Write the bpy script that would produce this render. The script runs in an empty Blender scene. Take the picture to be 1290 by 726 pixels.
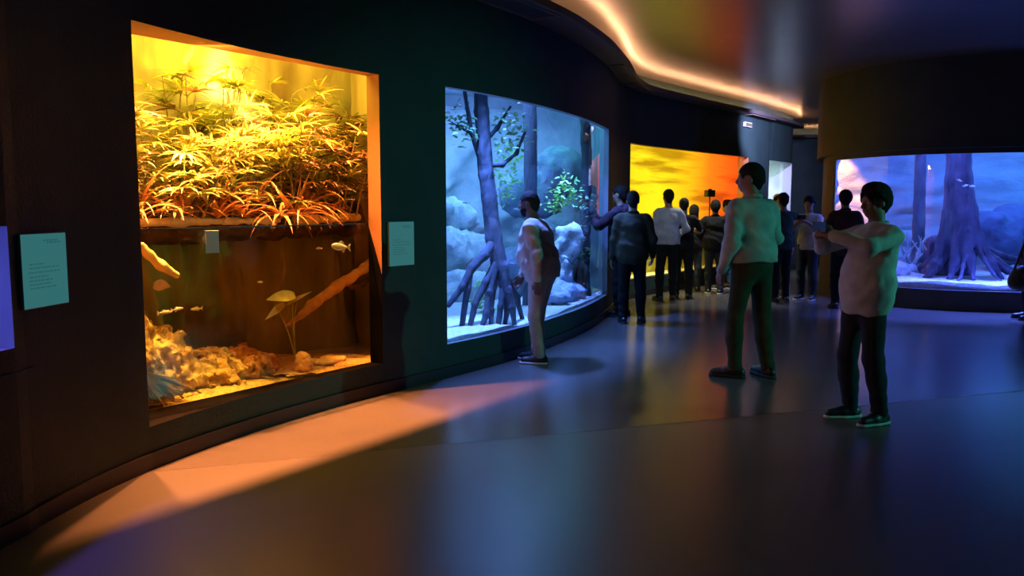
import bpy, math, random
import numpy as np
from mathutils import Vector, Matrix

S = bpy.context.scene
COL = S.collection
PI = math.pi
rnd = random.Random(7)
S.view_settings.view_transform = 'Standard'
S.view_settings.look = 'None'
S.view_settings.gamma = 1.0
S.view_settings.use_curve_mapping = False
S.view_settings.exposure = 0.0

# ------------------------------------------------------------------ helpers
def V(*a): return np.array(a, float)
def nrm(v):
    v = np.asarray(v, float); return v / max(np.linalg.norm(v), 1e-9)

def hash3(i, j, k):
    h = (i * 374761393 + j * 668265263 + k * 2147483647 + 1013) & 0xFFFFFFFF
    h = ((h ^ (h >> 13)) * 1274126177) & 0xFFFFFFFF
    return ((h ^ (h >> 16)) & 0xFFFF) / 65535.0

def vnoise(x, y, z):
    x, y, z = np.broadcast_arrays(x, y, z)
    xi, yi, zi = np.floor(x).astype(np.int64), np.floor(y).astype(np.int64), np.floor(z).astype(np.int64)
    fx, fy, fz = x - xi, y - yi, z - zi
    fx, fy, fz = fx*fx*(3-2*fx), fy*fy*(3-2*fy), fz*fz*(3-2*fz)
    r = 0
    for a in (0, 1):
        for b in (0, 1):
            for c in (0, 1):
                w = (fx if a else 1-fx)*(fy if b else 1-fy)*(fz if c else 1-fz)
                r = r + w*hash3(xi+a, yi+b, zi+c)
    return r*2-1

def fbm(x, y, z, o=3):
    r, a, f = 0, 1.0, 1.0
    for i in range(o):
        r = r + a*vnoise(x*f+i*17.3, y*f+i*5.1, z*f-i*9.7); a *= .5; f *= 2.03
    return r

def link_mesh(name, verts, faces, mat=None, parent=None, smooth=True):
    me = bpy.data.meshes.new(name)
    if isinstance(faces, np.ndarray):
        verts = np.ascontiguousarray(verts, dtype=np.float32)
        nf, k = faces.shape
        me.vertices.add(len(verts)); me.vertices.foreach_set('co', verts.ravel())
        me.loops.add(nf*k); me.loops.foreach_set('vertex_index', np.ascontiguousarray(faces, dtype=np.int32).ravel())
        me.polygons.add(nf)
        me.polygons.foreach_set('loop_start', np.arange(0, nf*k, k, dtype=np.int32))
        me.update(calc_edges=True); me.validate()
    else:
        me.from_pydata([tuple(map(float, v)) for v in verts], [], [tuple(map(int, f)) for f in faces])
        me.update()
    if smooth:
        me.polygons.foreach_set('use_smooth', np.ones(len(me.polygons), dtype=bool))
    if mat: me.materials.append(mat)
    o = bpy.data.objects.new(name, me); COL.objects.link(o)
    if parent is not None: o.parent = parent
    return o

def tag(o, label=None, cat=None, group=None, kind=None):
    if label: o['label'] = label
    if cat: o['category'] = cat
    if group: o['group'] = group
    if kind: o['kind'] = kind
    return o

def empty(name, loc=(0, 0, 0), rz=0, label=None, cat=None, group=None):
    o = bpy.data.objects.new(name, None); COL.objects.link(o)
    o.empty_display_size = .1
    o.location = loc; o.rotation_euler = (0, 0, rz)
    return tag(o, label, cat, group)

class MB:
    """collects plain polygons that become one mesh"""
    def __init__(s): s.v = []; s.f = []
    def add(s, vs, fs):
        b = len(s.v); s.v += [tuple(map(float, p)) for p in vs]; s.f += [tuple(b+i for i in f) for f in fs]
    def box(s, c, h, R=None, bev=0.0):
        c = np.asarray(c, float); h = np.asarray(h, float)
        R = np.eye(3) if R is None else np.asarray(R)
        if bev <= 0:
            vs = [c + R @ (h*np.array(q)) for q in [(-1,-1,-1),(1,-1,-1),(1,1,-1),(-1,1,-1),(-1,-1,1),(1,-1,1),(1,1,1),(-1,1,1)]]
            s.add(vs, [(3,2,1,0),(4,5,6,7),(0,1,5,4),(1,2,6,5),(2,3,7,6),(3,0,4,7)]); return
        # chamfered box: 24 vertices
        vs = []; idx = {}
        for sx in (-1, 1):
            for sy in (-1, 1):
                for sz in (-1, 1):
                    for ax in range(3):
                        q = np.array([sx, sy, sz], float)*(h-bev); q[ax] += (sx, sy, sz)[ax]*bev
                        idx[(sx, sy, sz, ax)] = len(vs); vs.append(c + R @ q)
        fs = []
        for ax in range(3):
            b, d = (ax+1) % 3, (ax+2) % 3
            for sg in (-1, 1):
                q = []
                for (p, r) in ((-1,-1),(1,-1),(1,1),(-1,1)):
                    k = [0,0,0]; k[ax] = sg; k[b] = p; k[d] = r; q.append(idx[tuple(k)+(ax,)])
                fs.append(q if sg > 0 else q[::-1])
        for ax in range(3):
            b, d = (ax+1) % 3, (ax+2) % 3
            for p in (-1, 1):
                for r in (-1, 1):
                    def K(t, a):
                        k = [0,0,0]; k[ax] = t; k[b] = p; k[d] = r; return idx[tuple(k)+(a,)]
                    fs.append((K(-1,b),K(1,b),K(1,d),K(-1,d)))
        for sx in (-1, 1):
            for sy in (-1, 1):
                for sz in (-1, 1):
                    fs.append(tuple(idx[(sx,sy,sz,a)] for a in range(3)))
        s.add(vs, fs)
    def tube(s, pts, rad, n=8, cap=True):
        pts = [np.asarray(p, float) for p in pts]
        if not hasattr(rad, '__len__'): rad = [rad]*len(pts)
        vs = []; fs = []; u = None
        for i, p in enumerate(pts):
            t = nrm(pts[min(i+1, len(pts)-1)] - pts[max(i-1, 0)])
            if u is None:
                u = nrm(np.cross(t, [0, 0, 1] if abs(t[2]) < .9 else [1, 0, 0]))
            u = nrm(u - t*np.dot(u, t)); w = np.cross(t, u)
            for k in range(n):
                a = 2*PI*k/n; vs.append(p + rad[i]*(math.cos(a)*u + math.sin(a)*w))
        for i in range(len(pts)-1):
            for k in range(n):
                fs.append((i*n+k, i*n+(k+1) % n, (i+1)*n+(k+1) % n, (i+1)*n+k))
        if cap:
            fs.append(tuple(range(n))[::-1]); fs.append(tuple((len(pts)-1)*n+k for k in range(n)))
        s.add(vs, fs)
    def leaf(s, base, d, length, width, droop=.3, segs=5, fold=.25, up=(0, 0, 1), twist=0.0):
        """a pointed leaf blade with a midrib fold that bends down under its own weight"""
        d = nrm(d); p = np.asarray(base, float); side = np.cross(d, up)
        side = nrm(side) if np.linalg.norm(side) > .05 else V(1, 0, 0)
        nn = nrm(np.cross(side, d))
        side = nrm(side*math.cos(twist) + nn*math.sin(twist))
        vs = []; fs = []
        for i in range(segs+1):
            t = i/segs
            w = width*(math.sin(PI*min(1, .12+.88*t)**.8))*.5 if i < segs else 0.0005
            nn = nrm(np.cross(side, d))
            vs += [p - side*w + nn*w*fold, p, p + side*w + nn*w*fold]
            p = p + d*length/segs
            d = nrm(d + V(0, 0, -droop/segs*(1+t)))
        for i in range(segs):
            a = i*3; b = a+3
            fs += [(a, a+1, b+1, b), (a+1, a+2, b+2, b+1)]
        s.add(vs, fs)
    def build(s, name, mat=None, parent=None, smooth=True): return link_mesh(name, s.v, s.f, mat, parent, smooth)

# --------------------------------------------------- smooth solid modelling
def capd(a, b, ra, rb=None, k=.03):
    return ('c', V(*a), V(*b), float(ra), float(ra if rb is None else rb), k)
def elld(c, r, R=None, k=.04):
    return ('e', V(*c), V(*r), np.eye(3) if R is None else np.asarray(R), k)
def boxd(c, h, rr=.02, R=None, k=.02):
    return ('b', V(*c), V(*h), float(rr), np.eye(3) if R is None else np.asarray(R), k)

def pd(p, X, Y, Z):
    if p[0] == 'c':
        a, b = p[1], p[2]; ab = b-a; L = max(float(ab @ ab), 1e-9)
        px, py, pz = X-a[0], Y-a[1], Z-a[2]
        t = np.clip((px*ab[0]+py*ab[1]+pz*ab[2])/L, 0, 1)
        return np.sqrt((px-t*ab[0])**2+(py-t*ab[1])**2+(pz-t*ab[2])**2) - (p[3]+(p[4]-p[3])*t)
    R = p[3] if p[0] == 'e' else p[4]
    c = p[1]; px, py, pz = X-c[0], Y-c[1], Z-c[2]
    lx = px*R[0,0]+py*R[1,0]+pz*R[2,0]; ly = px*R[0,1]+py*R[1,1]+pz*R[2,1]; lz = px*R[0,2]+py*R[1,2]+pz*R[2,2]
    r = p[2]
    if p[0] == 'e':
        k0 = np.sqrt((lx/r[0])**2+(ly/r[1])**2+(lz/r[2])**2); k1 = np.sqrt((lx/r[0]**2)**2+(ly/r[1]**2)**2+(lz/r[2]**2)**2)
        return k0*(k0-1)/np.maximum(k1, 1e-6)
    q = [np.abs(lx)-r[0]+p[3], np.abs(ly)-r[1]+p[3], np.abs(lz)-r[2]+p[3]]
    return np.sqrt(sum(np.maximum(a, 0)**2 for a in q)) + np.minimum(np.maximum(np.maximum(q[0], q[1]), q[2]), 0) - p[3]

def bounds(p):
    if p[0] == 'c':
        return np.minimum(p[1]-p[3], p[2]-p[4]), np.maximum(p[1]+p[3], p[2]+p[4])
    R = p[3] if p[0] == 'e' else p[4]
    e = np.abs(R) @ p[2]
    return p[1]-e, p[1]+e

def solid(prims, vox, cut=None, sub=()):
    """smooth union of primitives -> (verts, quads); cut(X,Y,Z,D) may trim or wrinkle the field"""
    lo = np.min([bounds(p)[0] for p in prims], 0) - vox*3 - .012
    hi = np.max([bounds(p)[1] for p in prims], 0) + vox*3 + .012
    n = np.ceil((hi-lo)/vox).astype(int)+1
    ax = [(lo[i]+vox*np.arange(n[i])).astype(np.float32) for i in range(3)]
    D = np.full(n, .2, np.float32)
    def region(p, m):
        a, b = bounds(p)
        i0 = np.clip(np.floor((a-m-lo)/vox).astype(int), 0, n-1); i1 = np.clip(np.ceil((b+m-lo)/vox).astype(int)+1, 1, n)
        return tuple(slice(i0[i], i1[i]) for i in range(3))
    def grid(s):
        return ax[0][s[0]][:, None, None], ax[1][s[1]][None, :, None], ax[2][s[2]][None, None, :]
    for p in prims:
        k = p[-1]; s = region(p, k+vox*3); d = pd(p, *grid(s)); a = D[s]
        h = np.maximum(k-np.abs(a-d), 0)
        D[s] = np.minimum(a, d) - h*h/(4*max(k, 1e-6))
    for p in sub:
        k = p[-1]; s = region(p, k+vox*3); d = -pd(p, *grid(s)); a = D[s]
        h = np.maximum(k-np.abs(a-d), 0)
        D[s] = np.maximum(a, d) + h*h/(4*max(k, 1e-6))
    if cut is not None:
        D = cut(*grid((slice(None),)*3), D)
    D[0] = D[-1] = .2; D[:, 0] = D[:, -1] = .2; D[:, :, 0] = D[:, :, -1] = .2
    I = D < 0
    c = [I[a:n[0]-1+a, b:n[1]-1+b, d:n[2]-1+d] for a in (0,1) for b in (0,1) for d in (0,1)]
    al = c[0].copy(); an = c[0].copy()
    for q in c[1:]: al &= q; an |= q
    mix = an & ~al
    ids = np.argwhere(mix)
    num = np.full(mix.shape, -1, np.int64); num[mix] = np.arange(len(ids))
    off = np.array([(a, b, d) for a in (0,1) for b in (0,1) for d in (0,1)])
    vals = np.stack([D[ids[:,0]+o[0], ids[:,1]+o[1], ids[:,2]+o[2]] for o in off], 1).astype(float)
    acc = np.zeros((len(ids), 3)); cnt = np.zeros(len(ids))
    for i in range(8):
        for j in range(i+1, 8):
            if np.abs(off[i]-off[j]).sum() != 1: continue
            m = (vals[:, i] < 0) != (vals[:, j] < 0)
            t = vals[m, i]/(vals[m, i]-vals[m, j])
            acc[m] += off[i] + t[:, None]*(off[j]-off[i]); cnt[m] += 1
    verts = lo + vox*(ids + acc/np.maximum(cnt, 1)[:, None])
    quads = []
    for a in range(3):
        b, d = (a+1) % 3, (a+2) % 3
        sl0 = [slice(None)]*3; sl1 = [slice(None)]*3
        sl0[a] = slice(0, n[a]-1); sl1[a] = slice(1, n[a])
        e = np.argwhere(I[tuple(sl0)] != I[tuple(sl1)])
        if not len(e): continue
        sign = I[tuple(e.T)]
        def cell(db, dd):
            q = e.copy(); q[:, b] -= db; q[:, d] -= dd
            return num[tuple(q.T)]
        Q = np.stack([cell(1, 1), cell(0, 1), cell(0, 0), cell(1, 0)], 1)
        Q[~sign] = Q[~sign][:, ::-1]
        quads.append(Q)
    return verts, np.concatenate(quads).astype(np.int32)

def solid_obj(name, prims, vox, mat, parent=None, cut=None, sub=()):
    v, f = solid(prims, vox, cut, sub)
    return link_mesh(name, v, f, mat, parent)

# ------------------------------------------------------------------ materials
def new_mat(name):
    m = bpy.data.materials.new(name); m.use_nodes = True
    nt = m.node_tree; nt.nodes.clear()
    out = nt.nodes.new('ShaderNodeOutputMaterial')
    return m, nt, out

def mat(name, col, rough=.7, col2=None, scale=6.0, bump=0.0, bscale=None, metal=0.0, spec=.5, stretch=None, sheen=0.0, trans=0.0, detail=4.0):
    """principled surface with a noise-mixed second colour and optional bump; trans mixes in leaf-like translucency"""
    m, nt, out = new_mat(name); N = nt.nodes; L = nt.links
    b = N.new('ShaderNodeBsdfPrincipled')
    b.inputs['Roughness'].default_value = rough; b.inputs['Metallic'].default_value = metal
    b.inputs['Specular IOR Level'].default_value = spec
    b.inputs['Sheen Weight'].default_value = sheen
    tc = N.new('ShaderNodeTexCoord'); mp = N.new('ShaderNodeMapping')
    L.new(tc.outputs['Object'], mp.inputs['Vector'])
    if stretch: mp.inputs['Scale'].default_value = stretch
    c4 = (*col, 1)
    src = None
    if col2 is not None:
        no = N.new('ShaderNodeTexNoise'); no.inputs['Scale'].default_value = scale; no.inputs['Detail'].default_value = detail
        L.new(mp.outputs['Vector'], no.inputs['Vector'])
        cr = N.new('ShaderNodeValToRGB'); cr.color_ramp.elements[0].position = .35; cr.color_ramp.elements[1].position = .66
        cr.color_ramp.elements[0].color = c4; cr.color_ramp.elements[1].color = (*col2, 1)
        L.new(no.outputs['Fac'], cr.inputs['Fac']); src = cr.outputs['Color']
        L.new(src, b.inputs['Base Color'])
    else:
        b.inputs['Base Color'].default_value = c4
    if bump:
        n2 = N.new('ShaderNodeTexNoise'); n2.inputs['Scale'].default_value = bscale or scale*4; n2.inputs['Detail'].default_value = 5
        L.new(mp.outputs['Vector'], n2.inputs['Vector'])
        bp = N.new('ShaderNodeBump'); bp.inputs['Strength'].default_value = bump; bp.inputs['Distance'].default_value = .02
        L.new(n2.outputs['Fac'], bp.inputs['Height']); L.new(bp.outputs['Normal'], b.inputs['Normal'])
    sh = b.outputs['BSDF']
    if trans:
        tr = N.new('ShaderNodeBsdfTranslucent')
        if src is not None: L.new(src, tr.inputs['Color'])
        else: tr.inputs['Color'].default_value = c4
        mx = N.new('ShaderNodeMixShader'); mx.inputs['Fac'].default_value = trans
        L.new(sh, mx.inputs[1]); L.new(tr.outputs['BSDF'], mx.inputs[2]); sh = mx.outputs['Shader']
    L.new(sh, out.inputs['Surface'])
    return m

def emit(name, col, st):
    m, nt, out = new_mat(name)
    e = nt.nodes.new('ShaderNodeEmission'); e.inputs['Color'].default_value = (*col, 1); e.inputs['Strength'].default_value = st
    nt.links.new(e.outputs[0], out.inputs['Surface']); return m

def glass(name, tint=(1, 1, 1), rough=0.0, gain=1.0, absorb=None, dens=0.0, wave=0.0):
    """clear sheet: see-through with a Fresnel mirror; absorb gives the body of water behind it its colour"""
    m, nt, out = new_mat(name); N = nt.nodes; L = nt.links
    t = N.new('ShaderNodeBsdfTransparent'); t.inputs['Color'].default_value = (*tint, 1)
    g = N.new('ShaderNodeBsdfGlossy'); g.inputs['Roughness'].default_value = rough
    fr = N.new('ShaderNodeLayerWeight'); fr.inputs['Blend'].default_value = .5
    pw = N.new('ShaderNodeMath'); pw.operation = 'POWER'; pw.inputs[1].default_value = 5
    mu = N.new('ShaderNodeMath'); mu.operation = 'MULTIPLY_ADD'; mu.inputs[1].default_value = .9*gain; mu.inputs[2].default_value = .045*gain; mu.use_clamp = True
    mx = N.new('ShaderNodeMixShader')
    L.new(fr.outputs['Facing'], pw.inputs[0]); L.new(pw.outputs[0], mu.inputs[0]); L.new(mu.outputs[0], mx.inputs[0]); L.new(t.outputs[0], mx.inputs[1]); L.new(g.outputs[0], mx.inputs[2])
    if wave:
        no = N.new('ShaderNodeTexNoise'); no.inputs['Scale'].default_value = 7
        tc = N.new('ShaderNodeTexCoord'); L.new(tc.outputs['Object'], no.inputs['Vector'])
        bp = N.new('ShaderNodeBump'); bp.inputs['Strength'].default_value = wave; bp.inputs['Distance'].default_value = .03
        L.new(no.outputs['Fac'], bp.inputs['Height']); L.new(bp.outputs[0], g.inputs['Normal']); L.new(bp.outputs[0], fr.inputs['Normal'])
    L.new(mx.outputs[0], out.inputs['Surface'])
    if absorb:
        va = N.new('ShaderNodeVolumeAbsorption'); va.inputs['Color'].default_value = (*absorb, 1); va.inputs['Density'].default_value = dens
        L.new(va.outputs[0], out.inputs['Volume'])
    return m

def light(name, kind, loc, power, col, target=None, size=.5, size_y=None, spot=None, blend=.3, spread=None, yaw=None):
    d = bpy.data.lights.new(name, kind); d.energy = power; d.color = col
    if kind == 'AREA':
        d.size = size
        if size_y: d.shape = 'RECTANGLE'; d.size_y = size_y
        if spread: d.spread = spread
    else:
        d.shadow_soft_size = size
    if kind == 'SPOT': d.spot_size = spot; d.spot_blend = blend
    o = bpy.data.objects.new(name, d); COL.objects.link(o); o.location = loc
    if yaw is not None: o.rotation_euler = (0, 0, yaw)
    elif target is not None:
        o.rotation_euler = (Vector(target)-Vector(loc)).to_track_quat('-Z', 'Y').to_euler()
    return o
# ------------------------------------------------------------------ camera
cd = bpy.data.cameras.new('camera'); cam = bpy.data.objects.new('camera', cd); COL.objects.link(cam)
cd.sensor_width = 36; cd.lens = 36*1030/1290; cd.clip_end = 200
cam.location = (0, 0, 1.6); cam.rotation_euler = (PI/2 - math.atan(105/1030), 0, 0)
S.camera = cam
w = bpy.data.worlds.new('world'); S.world = w; w.use_nodes = True
w.node_tree.nodes['Background'].inputs[0].default_value = (.02, .05, .06, 1)
w.node_tree.nodes['Background'].inputs[1].default_value = .12

# ------------------------------------------------------------------ room plan
def smooth_path(P, n=10):
    P = [V(*p) for p in P]; out = []
    for i in range(len(P)-1):
        a, b, c, d = P[max(i-1, 0)], P[i], P[i+1], P[min(i+2, len(P)-1)]
        for k in range(n):
            t = k/n
            out.append(.5*(2*b+(c-a)*t+(2*a-5*b+4*c-d)*t*t+(3*b-a-3*c+d)*t**3))
    out.append(P[-1]); return np.array(out)

def normals(P):
    T = np.gradient(P, axis=0); T /= np.linalg.norm(T, axis=1)[:, None]
    return np.stack([-T[:, 1], T[:, 0]], 1)

LEFT = smooth_path([(-2.1,-3.2),(-2.3,-1),(-2.41,1),(-2.43,2.6),(-2.40,3.69),(-2.25,4.64),(-1.90,5.54),(-1.45,6.32),(-.96,7.01),(-.60,7.50),(-.2,8.06),(.13,8.6),(.44,9.2),(.88,10.2),
                    (1.22,11.2),(1.44,12.0),(1.66,12.9),(1.97,13.75),(2.36,14.4),(3.02,15.25),(4.0,16.5),(4.9,17.6),(5.75,18.75),(6.5,19.8),(6.98,20.6),(7.1,21.3),(6.9,22.2),(6.6,24.0)], 8)
LN = normals(LEFT)
RIGHT = smooth_path([(13.4,-3.2),(13.2,4),(12.6,8.6),(11.4,10.6),(9.6,11.6),(7.55,12.02),(6.7,12.27),(6.1,12.72),(5.74,13.4),(5.57,14.3),(5.72,15.1),(6.3,16.6),(7.6,19),(9.4,21.6),(9.7,24.0)], 8)
RN = -normals(RIGHT)          # points into the room on the right side's wall: flipped below
def near(P, p): return int(np.argmin(np.linalg.norm(P-np.array(p), axis=1)))

HC, HS = 3.77, 3.5             # raised ceiling and soffit heights

M_wall = mat('dark teal wall paint', (.019, .048, .041), .62, (.014, .038, .033), 3.0, .25, 60, spec=.3)
M_wall_r = mat('dark brown green wall paint', (.075, .068, .048), .7, (.058, .054, .040), 3.0, .25, 60, spec=.25)
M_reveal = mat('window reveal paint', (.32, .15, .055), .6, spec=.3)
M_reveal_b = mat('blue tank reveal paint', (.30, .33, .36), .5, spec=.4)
M_black = mat('black skirting', (.008, .009, .009), .45)
M_sill_and_shade = mat('matt black sill and jamb shade', (.004, .004, .004), .9, spec=.05)
M_ceil = mat('dark satin ceiling', (.10, .085, .062), .30, (.07, .062, .05), 2.0, .06, 30, spec=1.0)
M_soffit = mat('dark soffit', (.050, .048, .042), .6)

def wall_mesh(name, P, z0, z1, holes, m, flip=False):
    """upright wall along a plan path with window openings (i0, i1, sill, head)"""
    zs = sorted({z0, z1} | {h[2] for h in holes} | {h[3] for h in holes})
    v = []; f = []
    for p in P:
        for z in zs: v.append((p[0], p[1], z))
    n = len(zs)
    for i in range(len(P)-1):
        for k in range(n-1):
            zm = (zs[k]+zs[k+1])/2
            if any(h[0] <= i < h[1] and h[2] < zm < h[3] for h in holes): continue
            q = (i*n+k, (i+1)*n+k, (i+1)*n+k+1, i*n+k+1)
            f.append(q[::-1] if flip else q)
    return tag(link_mesh(name, v, f, m, smooth=False), kind='structure')

def ribbon(name, A, B, m, kind='structure', parent=None):
    """surface between two equally long 3-D paths"""
    v = [tuple(p) for p in A]+[tuple(p) for p in B]; n = len(A)
    return tag(link_mesh(name, v, [(i, i+1, n+i+1, n+i) for i in range(n-1)], m, parent, smooth=False), kind=kind)

def lift(P, z): return np.concatenate([P, np.full((len(P), 1), z)], 1)

# window openings on the left wall
I0a, I0b = near(LEFT, (-2.44, 2.7)), near(LEFT, (-2.375, 3.86))
I1a, I1b = near(LEFT, (-2.2, 4.83)), near(LEFT, (-1.08, 6.83))
I2a, I2b = near(LEFT, (-.60, 7.50)), near(LEFT, (1.37, 11.7))
I3a, I3b = near(LEFT, (1.97, 13.75)), near(LEFT, (5.1, 17.85))
I4a, I4b = near(LEFT, (5.98, 19.08)), near(LEFT, (6.98, 20.6))
def nudge(P, i, p): P[i] = p
nudge(LEFT, I0b, (-2.372, 3.85)); nudge(LEFT, I1a, (-2.195, 4.84)); nudge(LEFT, I1b, (-1.09, 6.83)); nudge(LEFT, I2b, (1.37, 11.72)); nudge(LEFT, I4a, (5.92, 19.0))
wall_mesh('wall_left', LEFT, 0, HC, [(I0a,I0b,.92,1.5),(I1a,I1b,.26,2.66),(I2a,I2b,.31,2.66),(I3a,I3b,.30,2.62),(I4a,I4b,.9,2.62)], M_wall)
# right-hand tank wall: low plinth, tank window above, bulkhead over it
J0, J1 = near(RIGHT, (11.4,10.6)), near(RIGHT, (5.57,14.3))
wall_mesh('wall_right', RIGHT, 0, HC, [(J0, J1, .31, 2.36)], M_wall_r)
BULK = RIGHT[near(RIGHT, (12.6,8.6)):near(RIGHT, (6.3,16.6))+1].copy()
bn = normals(BULK); BULK_out = BULK + bn*.12
bn2 = np.array([0., 0.])
ribbon('wall_bulkhead', lift(BULK_out, 2.44), lift(BULK_out, HC), M_wall_r)
ribbon('trim_bulkhead_underside', lift(BULK_out, 2.44), lift(BULK-bn*.02, 2.44), M_black)
wall_mesh('wall_back', np.array([(6.0,24.0),(10.5,24.0)]), 0, HC, [], M_wall)
wall_mesh('wall_rear', np.array([(-3.0,-3.2),(14.0,-3.2)]), 0, HC, [], M_wall, True)

# floor
def floor_material():
    m, nt, out = new_mat('dark sealed floor'); N = nt.nodes; L = nt.links
    b = N.new('ShaderNodeBsdfPrincipled'); geo = N.new('ShaderNodeNewGeometry'); 
    no = N.new('ShaderNodeTexNoise'); no.inputs['Scale'].default_value = 1.3; no.inputs['Detail'].default_value = 6
    L.new(geo.outputs['Position'], no.inputs['Vector'])
    cr = N.new('ShaderNodeValToRGB'); cr.color_ramp.elements[0].color = (.076, .070, .060, 1); cr.color_ramp.elements[1].color = (.106, .098, .086, 1)
    L.new(no.outputs['Fac'], cr.inputs['Fac']); L.new(cr.outputs[0], b.inputs['Base Color'])
    # poured slabs: the one past the joint is polished smoother than the near one
    mp = N.new('ShaderNodeVectorMath'); mp.operation = 'DOT_PRODUCT'; mp.inputs[1].default_value = (-.31, .951, 0)
    L.new(geo.outputs['Position'], mp.inputs[0])
    st = N.new('ShaderNodeMath'); st.operation = 'GREATER_THAN'; st.inputs[1].default_value = 5.22; L.new(mp.outputs['Value'], st.inputs[0])
    n3 = N.new('ShaderNodeTexNoise'); n3.inputs['Scale'].default_value = .8; L.new(geo.outputs['Position'], n3.inputs['Vector'])
    r1 = N.new('ShaderNodeMapRange'); r1.inputs['To Min'].default_value = .27; r1.inputs['To Max'].default_value = .17; L.new(st.outputs[0], r1.inputs['Value'])
    ad = N.new('ShaderNodeMath'); ad.operation = 'MULTIPLY_ADD'; ad.inputs[1].default_value = .10; L.new(n3.outputs['Fac'], ad.inputs[0]); L.new(r1.outputs[0], ad.inputs[2])
    L.new(ad.outputs[0], b.inputs['Roughness'])
    b.inputs['Specular IOR Level'].default_value = .5
    n2 = N.new('ShaderNodeTexNoise'); n2.inputs['Scale'].default_value = 140; L.new(geo.outputs['Position'], n2.inputs['Vector'])
    bp = N.new('ShaderNodeBump'); bp.inputs['Strength'].default_value = .10; bp.inputs['Distance'].default_value = .004
    L.new(n2.outputs['Fac'], bp.inputs['Height']); L.new(bp.outputs[0], b.inputs['Normal'])
    L.new(b.outputs[0], out.inputs['Surface']); return m
M_floor = floor_material()
tag(link_mesh('floor', [(-3.4,-3.4,0),(14.2,-3.4,0),(14.2,26,0),(-3.4,26,0)], [(0,1,2,3)], M_floor, smooth=False), kind='structure')
# thin brass-less joint between two poured slabs
jb = MB(); jd = nrm((.951,.31,0)); jn = V(-.31,.951,0)
jb.box(jn*5.22+jd*2.5+V(0,0,.0008), (4.3,.004,.0008), np.stack([jd, jn, V(0,0,1)], 1)); tag(jb.build('trim_floor_joint', mat('floor joint filler', (.085,.08,.075), .4), smooth=False), kind='structure')

# ceiling over the room and the soffit along the left wall
ce = np.concatenate([LEFT, RIGHT[::-1]])
me = bpy.data.meshes.new('ceiling'); me.from_pydata([(p[0], p[1], HC) for p in ce], [], [tuple(range(len(ce)))]); me.materials.append(M_ceil)
import bmesh
bm_ = bmesh.new(); bm_.from_mesh(me); bmesh.ops.triangulate(bm_, faces=bm_.faces[:]); bm_.to_mesh(me); bm_.free()
o = bpy.data.objects.new('ceiling', me); COL.objects.link(o); tag(o, kind='structure')
iS = near(LEFT, (-2.43, 2.6)); iE = near(LEFT, (6.98,20.6))+4
SP = LEFT[iS:iE]; SN = -LN[iS:iE]
wd = np.interp(SP[:,1], [2.6, 7.5, 9.0, 11, 14, 21], [.45, .44, .40, .30, .27, .25])[:, None]
SO = SP + SN*wd; SI = SP + SN*(wd-.03)
a0, a1, a2, a3 = lift(SP, HS), lift(SO, HS), lift(SO, HS+.075), lift(SI, HS+.075)
a4, a5 = lift(SI, HS+.03), lift(SP, HS+.03)
rows = [a0, a1, a2, a3, a4, a5]; n = len(SP)
v = [tuple(p) for r in rows for p in r]
f = [(r*n+i, r*n+i+1, (r+1)*n+i+1, (r+1)*n+i) for r in range(5) for i in range(n-1)]
tag(link_mesh('trim_soffit', v, f, M_soffit, smooth=False), kind='structure')
M_strip = emit('warm light strip', (1.0, .46, .22), 55.0)
SL = SP + SN*(wd-.10)
lb = MB(); lb.tube([V(p[0], p[1], HS+.055) for p in SL], .012, 6)
tag(lb.build('cove_light_strip', M_strip), 'long warm light strip hidden on the curving soffit above the left wall', 'light strip', 'cove lights')
lb = MB(); lb.tube([V(6.9,23.6,HS+.055), V(9.6,23.6,HS+.055)], .012, 6)
tag(lb.build('cove_light_strip', M_strip), 'short straight warm light strip on the far end wall', 'light strip', 'cove lights')
sb = MB(); sb.box((8.2,23.76,HS+.015), (2.2,.24,.015)); sb.box((8.2,23.52,HS+.035), (2.2,.02,.04))
tag(sb.build('trim_soffit_far', M_soffit, smooth=False), kind='structure')

# skirting along the left wall
SK = LEFT[:near(LEFT, (6.9,22.2))]; SKN = -LN[:len(SK)]
k0 = SK + SKN*.018
ribbon('baseboard_left', np.concatenate([lift(k0, 0), lift(k0, .10)[::-1]])[:len(SK)], lift(k0, .10), M_black)
ribbon('baseboard_left_top', lift(k0, .10), lift(SK, .10), M_black)

# ceiling vents let into the soffit
M_vent = mat('vent grey metal', (.16, .14, .11), .5, metal=.2)
def vent(i0, i1, lo, hi, label):
    P = LEFT[i0:i1+1]; Nn = -LN[i0:i1+1]
    c = (P[0]+P[-1])/2; n_ = nrm(Nn.mean(0)); t = nrm(P[-1]-P[0]); L = np.linalg.norm(P[-1]-P[0])/2; W = (hi-lo)/2
    C = V(c[0]+n_[0]*(lo+W), c[1]+n_[1]*(lo+W), HS-.008)
    root = empty('ceiling_vent', C, math.atan2(t[1], t[0]), label, 'vent', 'air vents in the soffit')
    fr = MB()
    for s in (-1, 1):
        fr.box((0, s*(W-.012), 0), (L, .012, .008)); fr.box((s*(L-.012), 0, 0), (.012, W-.024, .008))
    fr.build('frame', M_vent, root, False)
    k = max(5, int(W*2/.035)); sl = MB()
    for j in range(k):
        y = -W+.03+(2*W-.06)*j/(k-1)
        sl.box((0, y, .001), (L-.024, .009, .002), np.array(Matrix.Rotation(.6, 3, 'X')))
    sl.build('slats', M_vent, root, False)
    bk = MB(); bk.box((0, 0, .0065), (L-.01, W-.01, .001)); bk.build('backing', M_black, root, False)
vent(near(LEFT, (-.45,7.7)), near(LEFT, (.16,8.65)), .05, .38, 'large slatted grey vent in the soffit nearest the camera')
vent(near(LEFT, (1.30,11.45)), near(LEFT, (1.52,12.3)), .04, .25, 'slatted vent in the soffit above the pillar beside the mangrove tank')
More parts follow.
